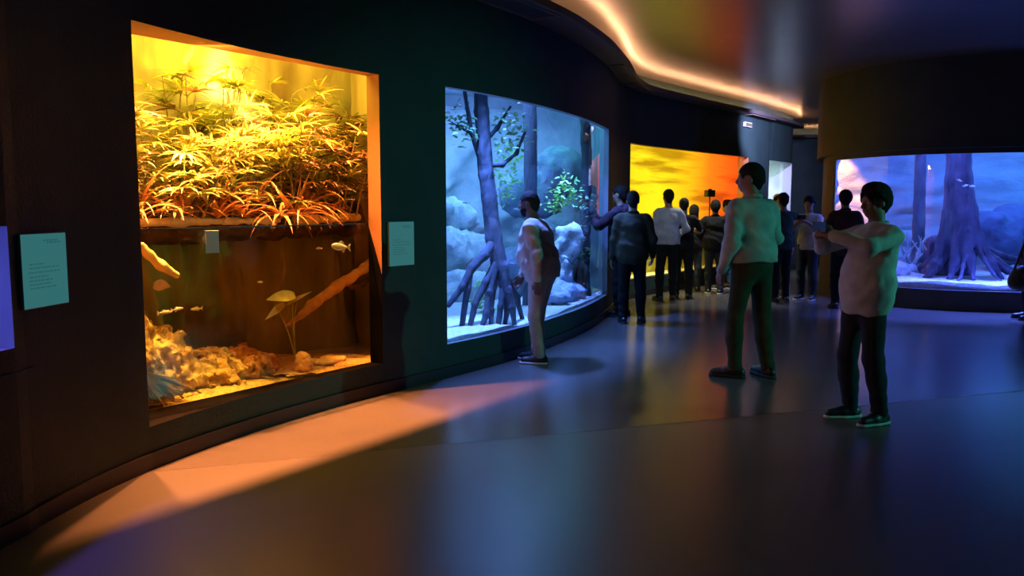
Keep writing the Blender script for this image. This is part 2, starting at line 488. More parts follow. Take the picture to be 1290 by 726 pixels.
vent(near(LEFT, (1.72,13.1)), near(LEFT, (2.2,14.15)), .04, .23, 'slatted vent in the soffit above the left end of the sunset window')
vent(near(LEFT, (4.9,17.6)), near(LEFT, (5.75,18.75)), .03, .21, 'small slatted vent in the soffit over the far right end of the sunset window')

# little emergency light on the far curved wall
eb = empty('emergency_light', (0,0,0), 0, 'small pale emergency light high on the curved wall beyond the sunset tank', 'lamp')
i = near(LEFT, (5.0,17.7)); p, nn, t = LEFT[i], -LN[i], nrm(LEFT[i+1]-LEFT[i-1]); R_ = np.stack([V(t[0],t[1],0), V(nn[0],nn[1],0), V(0,0,1)], 1)
b_ = MB(); b_.box(V(p[0]+nn[0]*.03, p[1]+nn[1]*.03, 3.30), (.19,.03,.05), R_, .01); b_.build('housing', mat('pale plastic', (.55,.55,.52), .4), eb, False)
b_ = MB(); b_.box(V(p[0]+nn[0]*.063, p[1]+nn[1]*.063, 3.30), (.17,.004,.034), R_); b_.build('diffuser', emit('emergency glow', (.9,.85,.9), .4), eb, False)

# ------------------------------------------------------------------ window reveals, frames and panes
def offset_pts(i0, i1, d0, d1=None):
    d1 = d0 if d1 is None else d1
    P = LEFT[i0:i1+1]; Nn = LN[i0:i1+1]; t = np.linspace(0, 1, len(P))[:, None]
    return P + Nn*(d0+(d1-d0)*t)
def reveal(idx, P, Q, z0, z1, m, sill=None):
    """the four faces lining an opening between the wall face P and the pane line Q"""
    n = len(P); v = [(*p, z) for z in (z0, z1) for p in P]+[(*q, z) for z in (z0, z1) for q in Q]
    f = []
    for i in range(n-1):
        f += [(i, i+1, 2*n+i+1, 2*n+i), (n+i, 3*n+i, 3*n+i+1, n+i+1)]
    f += [(0, 2*n, 3*n, n), (n-1, 2*n-1, 4*n-1, 3*n-1)]
    o = tag(link_mesh('trim_%d' % idx, v, f, m, smooth=False), kind='structure')
    if sill:
        o.data.materials.append(sill)
        for i in range(0, 2*(n-1), 2): o.data.polygons[i].material_index = 1
    return o
def pane(idx, Q, z0, z1, m):
    return ribbon('window_%d' % idx, lift(np.asarray(Q), z0), lift(np.asarray(Q), z1), m)
M_glass = glass('tank glass', gain=1.5)
M_glass1 = glass('amber tank glass', gain=.55)
# 0: small violet porthole at the far left
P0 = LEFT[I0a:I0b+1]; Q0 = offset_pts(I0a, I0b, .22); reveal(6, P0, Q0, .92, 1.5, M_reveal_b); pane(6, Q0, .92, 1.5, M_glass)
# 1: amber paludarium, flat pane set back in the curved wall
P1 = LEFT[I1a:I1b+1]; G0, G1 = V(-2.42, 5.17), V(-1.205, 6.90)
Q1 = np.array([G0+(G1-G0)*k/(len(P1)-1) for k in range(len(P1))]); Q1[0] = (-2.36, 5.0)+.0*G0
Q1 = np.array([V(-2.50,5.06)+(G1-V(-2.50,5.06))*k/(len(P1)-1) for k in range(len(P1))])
reveal(1, P1, Q1, .26, 2.66, M_reveal, M_sill_and_shade); pane(1, Q1, .26, 2.66, M_glass1)
jp, jq = P1[-1]-(P1[-1]-P1[-2])*.03, Q1[-1]-(P1[-1]-P1[-2])*.03  # black plate that puts the slanting waterline shade onto the amber jamb
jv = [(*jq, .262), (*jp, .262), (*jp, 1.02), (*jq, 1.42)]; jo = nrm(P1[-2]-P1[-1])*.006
tag(link_mesh('trim_13', jv+[(a+jo[0], b_+jo[1], c_) for a, b_, c_ in jv], [(0,1,2,3),(7,6,5,4),(0,4,5,1),(1,5,6,2),(2,6,7,3),(3,7,4,0)], M_sill_and_shade, smooth=False), kind='structure')  # added plate standing in for the waterline shade, not a trim part
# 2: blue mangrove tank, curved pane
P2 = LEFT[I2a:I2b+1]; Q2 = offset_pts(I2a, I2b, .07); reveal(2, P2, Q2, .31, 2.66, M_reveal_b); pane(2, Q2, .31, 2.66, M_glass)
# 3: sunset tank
P3 = LEFT[I3a:I3b+1]; Q3 = offset_pts(I3a, I3b, .10); reveal(3, P3, Q3, .30, 2.62, M_reveal, M_sill_and_shade); pane(3, Q3, .30, 2.62, M_glass)
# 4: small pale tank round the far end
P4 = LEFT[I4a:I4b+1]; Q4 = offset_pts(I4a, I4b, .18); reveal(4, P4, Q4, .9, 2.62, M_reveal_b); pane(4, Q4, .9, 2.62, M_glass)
# 5: big blue tank on the right
P5 = RIGHT[J0:J1+1]; n5 = normals(P5); Q5 = P5 - n5*.06
n = len(P5)
reveal(5, P5, Q5, .31, 2.36, M_reveal_b)
pane(5, Q5, .31, 2.36, M_glass)

def shell(name, pts, z0, z1, m, front=()):
    """closed liner round a tank: walls along a plan path, a bottom and a lid"""
    P = np.asarray(pts); n = len(P)
    v = [(*p, z0) for p in P]+[(*p, z1) for p in P]
    f = [(i, i+1, n+i+1, n+i) for i in range(n-1)]
    c = bmesh.new(); vs = [c.verts.new(q) for q in v]
    for q in f: c.faces.new([vs[i] for i in q])
    for k in (0, 1):
        fr = [c.verts.new((q[0], q[1], (z0, z1)[k])) for q in front]
        fc = c.faces.new([vs[k*n+i] for i in range(n)]+fr)
    me = bpy.data.meshes.new(name)
    big = [x for x in c.faces if len(x.verts) > 4]; bmesh.ops.triangulate(c, faces=big)
    c.to_mesh(me); c.free(); me.materials.append(m)
    o = bpy.data.objects.new(name, me); COL.objects.link(o); return tag(o, kind='structure')

# info panels on the wall
M_panel = emit('backlit info panel', (.055, .25, .26), .58)
M_panel_edge = mat('panel edge', (.12,.2,.2), .4)
def panel(i, half_w, zc, half_h, label):
    i0 = int(i); fr = i-i0; p, nn = LEFT[i0]*(1-fr)+LEFT[i0+1]*fr, -LN[i0]; t = nrm(LEFT[i0+1]-LEFT[i0-1])
    root = empty('info_panel', (p[0]+nn[0]*.012, p[1]+nn[1]*.012, zc), math.atan2(t[1], t[0]), label, 'sign', 'information panels on the left wall')
    b = MB(); b.box((0, 0, 0), (half_w, .010, half_h), None, .003); b.build('board', M_panel_edge, root, False)
    b = MB(); b.box((0, -.0105, 0), (half_w-.004, .001, half_h-.004)); b.build('face', M_panel, root, False)
    b = MB(); r = random.Random(int(i)); lm_ = emit('panel print', (.04,.20,.21), .5)
    for k, (z, x0, x1) in enumerate([(.80,-.05,.62),(.74,.1,.75),(.18,-.7,-.05),(.08,-.7,.6),(-.04,-.75,.62),(-.16,-.7,.1),(-.26,-.72,.3),(-.36,-.72,.2),(-.46,-.7,.45)]):
        x = x0
        if k == 2: b.build('heading', lm_, root, False); b = MB()
        while x < x1:
            l = min(r.uniform(.05,.16), x1-x)
            b.box(((x+l/2)*half_w, -.0122, z*half_h), (l/2*half_w, .0006, .010*half_h*2)); x += l+.04
    b.build('text_block', lm_, root, False)
panel(near(LEFT, (-2.385, 3.98))+1.22, .165, 1.275, .185, 'teal backlit info panel on the dark wall left of the amber window')
panel(near(LEFT, (-.92, 7.02)), .155, 1.268, .190, 'teal backlit info panel between the amber window and the mangrove tank')
# ================================================================== amber paludarium (window_1)
D1 = nrm(V(.575, .818)); N1 = V(-D1[1], D1[0]); O1 = G1 - D1*2.11
def T1(s, n, z): return V(*(O1 + D1*s + N1*n), z)
def inT(a, b, c): return D1[0]*a + N1[0]*b, D1[1]*a + N1[1]*b, c     # direction along the pane / into the tank

M_ochre = mat('ochre plaster backdrop', (.62, .50, .26), .85, (.40, .30, .13), 3.2, .4, 14, stretch=(1, 1, .35))
shell('wall_amber_tank', [LEFT[I1a-3], T1(-.55, .2, 0)[:2], T1(-.6, 1.35, 0)[:2], T1(3.15, 1.35, 0)[:2], T1(2.72, .5, 0)[:2], LEFT[I1b+2]], .2, 4.7, M_ochre, [LEFT[i] for i in range(I1b+1, I1a-3, -1)])
# backdrop relief: smooth plaster above the water, root-like ribs below
ns, nz = 130, 100
ss = np.linspace(-.55, 3.1, ns); zz = np.linspace(.2, 2.95, nz)
SS, ZZ = np.meshgrid(ss, zz, indexing='ij')
rib = np.maximum(0, fbm(SS*5.5, ZZ*.7, 0*SS+3, 3)) ; low = np.clip((1.75-ZZ)/.35, 0, 1)
dep = 1.22 - .06*fbm(SS*2, ZZ*2, 0*SS, 3) - low*(.05+.22*rib)
vv = np.array([T1(a, b, c) for a, b, c in zip(SS.ravel(), dep.ravel(), ZZ.ravel())])
ii = np.arange(ns*nz).reshape(ns, nz)
qq = np.stack([ii[:-1,:-1].ravel(), ii[1:,:-1].ravel(), ii[1:,1:].ravel(), ii[:-1,1:].ravel()], 1).astype(np.int32)
M_rib = mat('amber tank back relief', (.50, .46, .18), .85, (.24, .21, .08), 2.4, .5, 12, stretch=(1, 1, .3))
tag(link_mesh('wall_amber_backdrop', vv, qq, M_rib), kind='structure')

WL = 1.435
M_water1 = glass('amber water', absorb=(.74, .72, .22), dens=.85, gain=.9)
def block(name, fp, z0, z1, m):
    P = np.asarray(fp); n = len(P)
    v = [(*p, z0) for p in P]+[(*p, z1) for p in P]
    f = [(i, (i+1) % n, n+(i+1) % n, n+i) for i in range(n)]+[tuple(range(n))[::-1], tuple(range(n, 2*n))]
    return link_mesh(name, v, f, m, smooth=False)
tag(block('water', [T1(s, n, 0)[:2] for s, n in [(-.53,.03),(2.15,.03),(2.70,.5),(3.1,1.34),(-.58,1.34)]], .21, WL, M_water1), 'clear brown water in the lower half of the amber tank', 'water', kind='stuff')

# ledge of soil and a lit log along the back at the water line
M_soil = mat('wet soil', (.07, .035, .015), .9, (.14, .08, .03), 9, .6, 30)
M_log = mat('pale yellow log', (.62, .46, .16), .75, (.42, .27, .08), 7, .5, 24, stretch=(1, 1, 1))
pr = [capd(T1(-.4,.95,1.43), T1(2.95,.98,1.43), .13, .13, .08), capd(T1(-.4,1.1,1.48), T1(2.95,1.1,1.50), .14, .15, .08), capd(T1(.9,.8,1.42), T1(2.4,.84,1.42), .10, .09, .08)]
solid_obj('wall_soil_ledge', pr, .025, M_soil, cut=lambda X, Y, Z, D: D + .03*fbm(X*9, Y*9, Z*9, 3))['kind'] = 'structure'
def log_thing(name, pts, rads, label, cat, m=M_log, vox=.014, amp=.012, group=None):
    pr = [capd(pts[i], pts[i+1], rads[i], rads[i+1], .03) for i in range(len(pts)-1)]
    o = solid_obj(name, pr, vox, m, cut=lambda X, Y, Z, D: D + amp*fbm(X*16, Y*16, Z*5, 3))
    return tag(o, label, cat, group)
log_thing('floating_log', [T1(-.2,.52,1.47), T1(.7,.50,1.475), T1(1.6,.53,1.47)], [.028,.032,.026], 'pale yellow log lying along the water line under the red-leaved plants', 'log')
log_thing('floating_log', [T1(1.85,.60,1.47), T1(2.62,.66,1.485)], [.045,.035], 'short lit yellow log at the water line in the right corner of the amber tank', 'log')

# bamboo palms: canes with fans of narrow leaflets
M_leaf = [mat('palm leaf yellow green', (.54, .52, .07), .45, (.34, .36, .05), 5, trans=.35),
          mat('palm leaf pale', (.74, .72, .24), .4, (.54, .52, .12), 5, trans=.35),
          mat('palm leaf olive', (.20, .13, .035), .5, (.11, .07, .02), 5, trans=.25)]
M_cane = mat('palm cane', (.30, .22, .07), .6, (.18, .12, .04), 20)
def palm(s, n, h, canes, lm, label, seed, lean=0.0, ll=.25, fans=8):
    r = random.Random(seed)
    base = T1(s, n, 1.50); root = empty('bamboo_palm', base, 0, label, 'plant', 'bamboo palms')
    for c in range(canes):
        hh = h*r.uniform(.62, 1.0)
        a0 = V(*inT(r.uniform(-.12,.12), r.uniform(-.08,.08), 0)); top = a0 + V(*inT(r.uniform(-.18,.18)+lean, r.uniform(-.16,.08), hh))
        mid = (a0+top)/2 + V(*inT(r.uniform(-.05,.05), r.uniform(-.05,.05), .04))
        b = MB(); pts = [(1-t)**2*a0+2*t*(1-t)*mid+t*t*top for t in np.linspace(0, 1, 8)]
        b.tube(pts, np.linspace(.009, .004, 8), 6); b.build('cane', M_cane, root)
        for q in range(fans):
            t = 1.0 if q == 0 else r.uniform(.22, .98); p0 = pts[min(7, int(t*7))]
            az = r.uniform(0, 2*PI); pl = r.uniform(.05, .14)
            hd = nrm(V(*inT(math.cos(az), math.sin(az)*.75-.25, r.uniform(-.05,.7))))
            p1 = p0 + hd*pl
            b = MB(); b.tube([p0, (p0+p1)/2+V(0,0,.012), p1], [.0035,.003,.003], 5)
            k = r.randint(6, 10)
            side = nrm(np.cross(hd, V(0,0,1))); 
            for j in range(k):
                an = (j/(k-1)-.5)*r.uniform(2.5, 3.4)
                dd = nrm(hd*math.cos(an)+side*math.sin(an)+V(0,0,r.uniform(-.15,.25)))
                b.leaf(p1, dd, ll*r.uniform(.65,1.1)*(1-.25*abs(an)/1.7), r.uniform(.018,.032), r.uniform(.25,.9), 5, .25, twist=r.uniform(-.5,.5))
            b.build('leaf_fan', lm if r.random() < .75 else M_leaf[r.randint(0, 2)], root)
palm(.15, .55, .98, 4, M_leaf[2], 'dark bamboo palm at the left edge of the amber window', 1)
palm(.55, .80, .85, 5, M_leaf[0], 'yellow-green bamboo palm second from the left in the amber tank', 2)
palm(.95, .95, 1.12, 6, M_leaf[0], 'tall bright bamboo palm below the white glare in the amber tank', 3)
palm(1.25, .62, .80, 6, M_leaf[1], 'pale-leaved low bamboo palm in the front middle of the amber tank', 4, ll=.25)
palm(1.60, .92, 1.15, 6, M_leaf[1], 'tall pale bamboo palm right of the white glare', 5)
palm(1.75, .55, .85, 5, M_leaf[0], 'bamboo palm behind the big upright orange leaf', 6)
palm(2.15, .90, 1.05, 6, M_leaf[0], 'bushy yellow-green bamboo palm right of centre in the amber tank', 7)
palm(2.40, .62, 1.00, 5, M_leaf[2], 'dark leaning bamboo palm at the right edge of the amber tank', 8, .12)
palm(2.65, .95, 1.10, 6, M_leaf[0], 'tall thin bamboo palm in the right back corner of the amber tank', 21)
palm(1.35, 1.02, 1.22, 7, M_leaf[0], 'tallest bamboo palm reaching the top of the amber window at the middle', 22, .1)
palm(2.05, 1.05, 1.20, 6, M_leaf[1], 'tall pale bamboo palm touching the top of the amber window right of centre', 23)
palm(.75, .50, .62, 5, M_leaf[1], 'low pale bamboo palm at the front left of the amber tank', 24)
palm(1.98, .72, .62, 4, M_leaf[2], 'short dark bamboo palm low on the right of the amber tank', 9)

# bromeliads with strappy reddish leaves along the ledge
M_brom = [mat('bromeliad red leaf', (.55, .15, .05), .4, (.70, .32, .08), 4, trans=.25), mat('bromeliad orange leaf', (.75, .36, .10), .4, (.55, .22, .06), 4, trans=.25), mat('bromeliad dark leaf', (.26, .10, .05), .4, (.42, .20, .07), 4, trans=.2)]
def brom(s, n, ll, k, m, label, seed, z=1.50, up=.6):
    r = random.Random(seed); b = MB(); base = T1(s, n, z)
    for j in range(k):
        az = j*2.399+r.uniform(-.3,.3); el = up*r.uniform(.3,2.2)
        dd = nrm(V(*inT(math.cos(az), math.sin(az)*.8-.15, el)))
        b.leaf(base+dd*.012, dd, ll*r.uniform(.7,1.45), r.uniform(.018,.034), r.uniform(.7,1.7), 8, .35, twist=r.uniform(-.25,.25))
    o = b.build('bromeliad', m); o.location = (0,0,0)
    me = o.data; me.transform(Matrix.Translation(-Vector(base))); o.location = base
    return tag(o, label, 'plant', 'bromeliads')
brom(.28, .42, .34, 16, M_brom[0], 'red bromeliad at the far left end of the ledge', 11)
brom(.62, .46, .36, 18, M_brom[2], 'dark arching bromeliad second from the left on the ledge', 12)
brom(.95, .42, .34, 18, M_brom[0], 'red-brown bromeliad third from the left on the ledge', 13)
brom(1.22, .48, .33, 16, M_brom[1], 'orange bromeliad in the middle of the ledge', 14)
brom(1.48, .36, .38, 20, M_brom[0], 'large red bromeliad trailing into the water right of centre', 15, 1.5, .5)
brom(1.66, .34, .34, 16, M_brom[2], 'dark bromeliad dangling over the water line right of the large red one', 16, 1.5, .35)
brom(1.80, .50, .36, 16, M_brom[1], 'orange bromeliad fourth from the right corner of the ledge', 17)
brom(2.2, .62, .26, 14, M_brom[1], 'small orange bromeliad beside the right-hand yellow log', 18)
brom(.42, .60, .40, 18, M_brom[0], 'tall red bromeliad behind the left end of the ledge', 31, 1.55, .9)
brom(.80, .62, .42, 18, M_brom[1], 'tall orange bromeliad behind the dark arching one', 32, 1.55, .9)
brom(1.10, .62, .42, 18, M_brom[0], 'tall red bromeliad behind the middle of the ledge', 33, 1.55, .9)
brom(1.42, .60, .44, 20, M_brom[2], 'tall dark bromeliad behind the large trailing red one', 34, 1.55, .9)
brom(1.95, .62, .40, 16, M_brom[0], 'tall red bromeliad left of the small orange one', 35, 1.55, .9)
b = MB(); base = T1(1.66, .40, 1.5)
for (a, e, l, w) in [(.33,1.0,.42,.06),(-.55,.62,.40,.065),(.12,1.0,.34,.045),(.75,.55,.3,.05)]:
    b.leaf(base, nrm(V(*inT(a, -.12, e))), l, w, .18, 8, .3)
o = b.build('broad_leaf_plant', M_brom[1]); o.data.transform(Matrix.Translation(-Vector(base))); o.location = base
tag(o, 'plant with a few big upright orange blades at the water line', 'plant')

# under the water
M_moss = mat('orange moss', (.72, .46, .14), .95, (.52, .28, .08), 7, .9, 45)
def mound(name, els, label, cat, m, vox=.014, amp=.075, fq=20):
    pr = [elld(T1(s, n, z), r, None, .10) for (s, n, z, r) in els]
    o = solid_obj(name, pr, vox, m, cut=lambda X, Y, Z, D: np.maximum(np.maximum(D + amp*fbm(X*fq, Y*fq, Z*fq, 4)*.7, .225-Z), .035-((X-O1[0])*N1[0]+(Y-O1[1])*N1[1])))
    return tag(o, label, cat)
mound('moss_mound', [(.10,.58,.42,(.36,.3,.60)),(.50,.58,.30,(.30,.28,.40)),(.82,.55,.24,(.34,.28,.26))], 'shaggy yellow moss mound sloping down from the left side under water', 'moss', M_moss)
mound('moss_mound', [(1.20,.62,.26,(.26,.25,.18)),(1.42,.66,.22,(.2,.2,.14))], 'lower orange moss mound right of the shaggy yellow one', 'moss', mat('amber moss', (.70,.34,.10), .95, (.5,.22,.07), 6, .9, 40))
mound('gravel_bed', [(.6,.5,.17,(1.2,.6,.09)),(1.9,.5,.17,(1.1,.6,.09))], 'tan gravel bed on the bottom of the amber tank', 'gravel', mat('tan gravel', (.62,.42,.15), .9, (.40,.24,.08), 40, .9, 70), .02, .02, 30)['kind'] = 'stuff'
mound('rock', [(1.60,.28,.31,(.055,.05,.085)),(1.64,.30,.28,(.06,.05,.05))], 'small upright pale orange rock under water right of centre', 'rock', mat('pale orange rock', (.85,.52,.24), .8, (.6,.36,.16), 12, .6, 30), .008, .012, 30)
mound('rock', [(1.80,.32,.27,(.14,.07,.03)),(1.98,.30,.275,(.10,.06,.03))], 'low flat yellow stones on the bottom by the right jamb', 'rock', mat('yellow stone', (.80,.58,.18), .8, (.6,.38,.12), 12, .6, 30), .008, .012, 26)
M_root = mat('dark driftwood', (.20,.11,.05), .85, (.10,.055,.03), 14, .7, 40)
pts0 = T1(.10, .20, .62); pr = []
r = random.Random(5)
for j in range(11):
    a = T1(.08+r.uniform(-.03,.05), .2+r.uniform(-.04,.06), .50+r.uniform(-.02,.06)); e = T1(.16+j*.042+r.uniform(-.02,.02), .10+r.uniform(0,.2), .25)
    m_ = (a+e)/2 + V(0,0,r.uniform(.0,.05)); pr += [capd(a, m_, .022, .015, .012), capd(m_, e, .015, .008, .012)]
pr.append(elld(T1(.06,.22,.52), (.06,.06,.09), None, .03))
tag(solid_obj('driftwood_root', pr, .008, M_root, cut=lambda X, Y, Z, D: D + .004*fbm(X*40, Y*40, Z*15, 2)), 'dark stringy driftwood root in the lower left corner of the amber tank', 'driftwood')
M_pale = mat('pale driftwood', (.80,.62,.20), .6, (.60,.42,.12), 9, .4, 30)
log_thing('driftwood_branch', [T1(.17,.16,1.33), T1(.22,.16,1.27), T1(.30,.15,1.19), T1(.40,.13,1.12)], [.022,.032,.034,.022], 'pale yellow forked driftwood piece floating at the upper left under water', 'driftwood', M_pale, .008, .006)
log_thing('driftwood_branch', [T1(2.75,.52,1.09), T1(2.2,.5,.87), T1(1.9,.5,.73), T1(1.66,.52,.58)], [.05,.045,.04,.02], 'long brown branch slanting down through the water on the right', 'driftwood', mat('brown branch', (.52,.30,.10), .8, (.36,.2,.06), 9, .6, 26), .012, .012)
log_thing('driftwood_branch', [T1(2.35,.62,.92), T1(2.5,.62,.84), T1(2.62,.6,.85), T1(2.75,.6,.93)], [.016,.02,.018,.012], 'short curved dark twig under water by the right end', 'driftwood', M_root, .008, .005)
b = MB(); b.leaf(T1(.27,.2,1.055), nrm(V(*inT(1,0,.0))), .13, .085, .3, 6, .1, twist=1.2); 
tag(b.build('floating_leaf', M_pale), 'pale leaf hanging in the water below the forked driftwood', 'leaf')
# water plant: broad blades on long thin stems
M_wp = mat('water plant leaf', (.66,.58,.16), .5, (.42,.40,.10), 9, trans=.2)
root = empty('water_plant', T1(1.60,.36,.28), 0, 'tall water plant with two broad pale blades on thin stems', 'plant')
P0 = T1(1.60,.36,.28)
for k, (s1, n1, z1) in enumerate([(1.62,.35,.80),(1.57,.35,.84),(1.44,.36,.74)]):
    e = T1(s1, n1, z1)-P0; b = MB(); mid = e*.5+V(*inT(-.05+.04*k,0,.05)); b.tube([(1-t)**2*V(0,0,0)+2*t*(1-t)*mid+t*t*e for t in np.linspace(0,1,9)], .005, 6); b.build('stem', M_wp, root)
for (s1, n1, z1, ds, dz, l, w, lb) in [(1.60,.35,.86,-1,.03,.32,.10,'blade'),(1.52,.35,.79,1,.42,.26,.05,'blade'),(1.50,.36,.80,-1,-.45,.24,.06,'blade')]:
    b = MB(); b.leaf(T1(s1,n1,z1)-P0, nrm(V(*inT(ds,-.1,dz))), l, w, .1, 8, .15, twist=1.0); b.build('blade', M_wp, root)

def fish(loc, length, head, m, label, group, tall=.30, cat='fish'):
    root = empty('fish', loc, 0, label, cat, group); h = nrm(head); up = V(0,0,1); sd = nrm(np.cross(up, h))
    b = MB(); k = 12; vs = []; fs = []; nr = 10
    for i in range(k+1):
        t = i/k; c = h*length*(.5-t*.82)
        hh = length*tall*.5*max(.02, math.sin(PI*min(1,(t*.93+.03)))**.75*(1-.45*t)); ww = hh*.42
        for j in range(nr):
            a = 2*PI*j/nr; vs.append(c+up*hh*math.sin(a)+sd*ww*math.cos(a))
    for i in range(k):
        for j in range(nr): fs.append((i*nr+j, i*nr+(j+1)%nr, (i+1)*nr+(j+1)%nr, (i+1)*nr+j))
    fs += [tuple(range(nr)), tuple(k*nr+j for j in range(nr))[::-1]]
    b.add(vs, fs); b.build('body', m, root)
    def fin(nm, q):
        b = MB(); q = [h*a*length+up*c*length for a, c in q]; n = len(q)
        b.add([x+sd*.0015 for x in q]+[x-sd*.0015 for x in q], [tuple(range(n)), tuple(range(n,2*n))[::-1]]+[(i, n+i, n+(i+1)%n, (i+1)%n) for i in range(n)]); b.build(nm, m, root, False)
    fin('tail_fin', [(-.29,.02),(-.5,.17),(-.45,0),(-.5,-.17),(-.29,-.02)])
    fin('dorsal_fin', [(.12,tall*.44),(-.02,tall*.66),(-.2,tall*.34),(-.05,tall*.36)])
    fin('anal_fin', [(-.02,-tall*.42),(-.12,-tall*.6),(-.22,-tall*.26)])
    return root
M_fishp = mat('pinkish fish', (.85,.60,.42), .35); M_fisht = mat('pale silvery fish', (.62,.86,.72), .3); M_fishy = mat('yellow fish', (.80,.66,.24), .35)
fish(T1(.40,.3,.85), .11, inT(1,0,0), M_fishp, 'leftmost of three small pink fish above the moss mound', 'small pink fish')
fish(T1(.50,.3,.862), .10, inT(1,0,.1), M_fishp, 'middle one of three small pink fish above the moss mound', 'small pink fish')
fish(T1(.67,.32,.845), .10, inT(-1,0,0), M_fishy, 'yellowish fish swimming right of the two small pink fish', 'small pink fish')
fish(T1(1.98,.2,1.245), .20, inT(-1,.1,.12), M_fisht, 'pale silvery fish just under the water line at upper right', None, .42)
fish(T1(1.78,.25,1.24), .07, inT(-1,0,0), M_fishp, 'tiny fish left of the pale silvery fish', None)
fish(T1(1.22,.3,1.0), .05, inT(-1,0,0), M_fishy, 'tiny yellow fish alone in the dark middle of the water', None)
# small pale label stuck to the pane at the water line
b = MB(); Rp = np.stack([V(D1[0],D1[1],0), V(N1[0],N1[1],0), V(0,0,1)], 1); b.box(T1(.59,-.012,1.345), (.052,.002,.078), Rp, .001)
tag(b.build('sticker', mat('pale blue sticker', (.40,.62,.60), .5), smooth=False), 'pale blue sticker on the amber glass at the water line', 'sticker')
b = MB(); b.box(T1(1.05,.02,1.44), (1.07,.006,.006), Rp); tag(b.build('trim_12', M_black, smooth=False), kind='structure')

# lamps of the amber tank, and spots added for fill and glare
YEL = (1.0, .72, .07); ORG = (1.0, .28, .085)
light('amber_tank_lamp', 'AREA', T1(1.2,.75,3.6), 105, YEL, T1(1.3,.8,1.0), 1.6, .7)
light('amber_tank_spot', 'SPOT', T1(1.55,.98,3.3), 620, (1,.85,.36), T1(1.60,1.16,2.35), .12, spot=.55, blend=.8)
light('amber_water_fill', 'SPOT', T1(.35,.14,2.9), 1200, (1,.66,.16), T1(.55,.52,.4), .08, spot=.62, blend=.8)  # added spots that brighten the moss and bed under water
light('amber_water_fill', 'SPOT', T1(1.5,.14,2.9), 480, (1,.60,.14), T1(1.5,.55,.3), .08, spot=.72, blend=.9)
light('added_amber_glare', 'SPOT', T1(1.25,.10,2.63), 420, (1,.90,.50), T1(1.60,.85,2.33), .06, spot=.42, blend=.9)  # added spot that burns the upper leaves out into a white glare
light('amber_fill_lamp', 'AREA', T1(.4,.10,2.62), 16, (1.0,.62,.10), T1(1.6,1.0,1.7), .8, .15)
for k, s in enumerate((.15, 1.1, 2.2)):
    light('amber_floor_spot', 'SPOT', T1(s,.50,3.9), 3100, ORG, T1(s-(.5 if s > 2 else 0),-.85,0), .05, spot=1.1, blend=.5)
# ================================================================== blue mangrove tank (window_2)
BL = (.15, .34, 1.0); BL2 = (.10, .55, .68); VIO = (.17, .20, 1.0)
M_rockb = mat('blue tank rock wall', (.42,.50,.56), .85, (.28,.36,.42), 2.2, .6, 16)
B2 = smooth_path([LEFT[I2a-2], (-1.05,8.15), (-1.7,9.6), (-2.0,11.2), (-1.7,12.9), (-.7,13.9), (.6,14.0), (1.25,13.3), LEFT[I2b+2]], 12)
shell('wall_mangrove_tank', B2, .25, 3.4, M_rockb, [LEFT[i] for i in range(I2b+1, I2a-2, -1)])
bn2 = normals(B2); zz = np.linspace(.25, 3.2, 60)
A_, Z_ = np.meshgrid(np.arange(len(B2)), zz, indexing='ij')
bx, by = B2[A_, 0], B2[A_, 1]
edge = np.clip(np.minimum(A_, len(B2)-1-A_)/10.0, 0, 1)
dsp = edge*(.10 + .30*np.maximum(0, fbm(bx*1.3, by*1.3, Z_*1.6, 4)+.25))
vv = np.stack([bx - bn2[A_,0]*-dsp*-1, by - bn2[A_,1]*-dsp*-1, Z_], -1)
# the path runs with the room on its right, so the relief bulges to the right-hand side
vv = np.stack([bx - bn2[A_,0]*dsp*(-1), by - bn2[A_,1]*dsp*(-1), Z_], -1) if False else np.stack([bx - bn2[A_,0]*dsp, by - bn2[A_,1]*dsp, Z_], -1)
def gridq(n, m):
    ii = np.arange(n*m).reshape(n, m)
    return np.stack([ii[:-1,:-1].ravel(), ii[1:,:-1].ravel(), ii[1:,1:].ravel(), ii[:-1,1:].ravel()], 1).astype(np.int32)
tag(link_mesh('wall_mangrove_backdrop', vv.reshape(-1,3), gridq(len(B2), 60), M_rockb), kind='structure')

M_sand = mat('pale sand', (.62,.64,.62), .95, (.45,.48,.48), 18, .6, 60)
def sandbed(name, fp, z, amp, label):
    P = np.array(fp); c = P.mean(0); vs = []; fs = []; rings = 14; n = len(P)
    for r_ in range(rings+1):
        t = r_/rings
        for p in P:
            q = c+(p-c)*t; vs.append((q[0], q[1], z + amp*float(fbm(q[0]*2.5, q[1]*2.5, 0.0, 3))))
    for r_ in range(rings):
        for i in range(n-1): fs.append((r_*n+i, r_*n+i+1, (r_+1)*n+i+1, (r_+1)*n+i))
    b0 = len(vs)-n; b1 = len(vs)
    for p in P: vs.append((p[0], p[1], .262))
    for i in range(n-1): fs.append((b0+i, b0+i+1, b1+i+1, b1+i))
    return tag(link_mesh(name, vs, fs, M_sand), label, 'sand', kind='stuff')
fp2 = np.concatenate([B2, Q2[::-1], B2[:1]])
sandbed('sand', fp2, .335, .025, 'pale sand bed on the bottom of the mangrove tank')

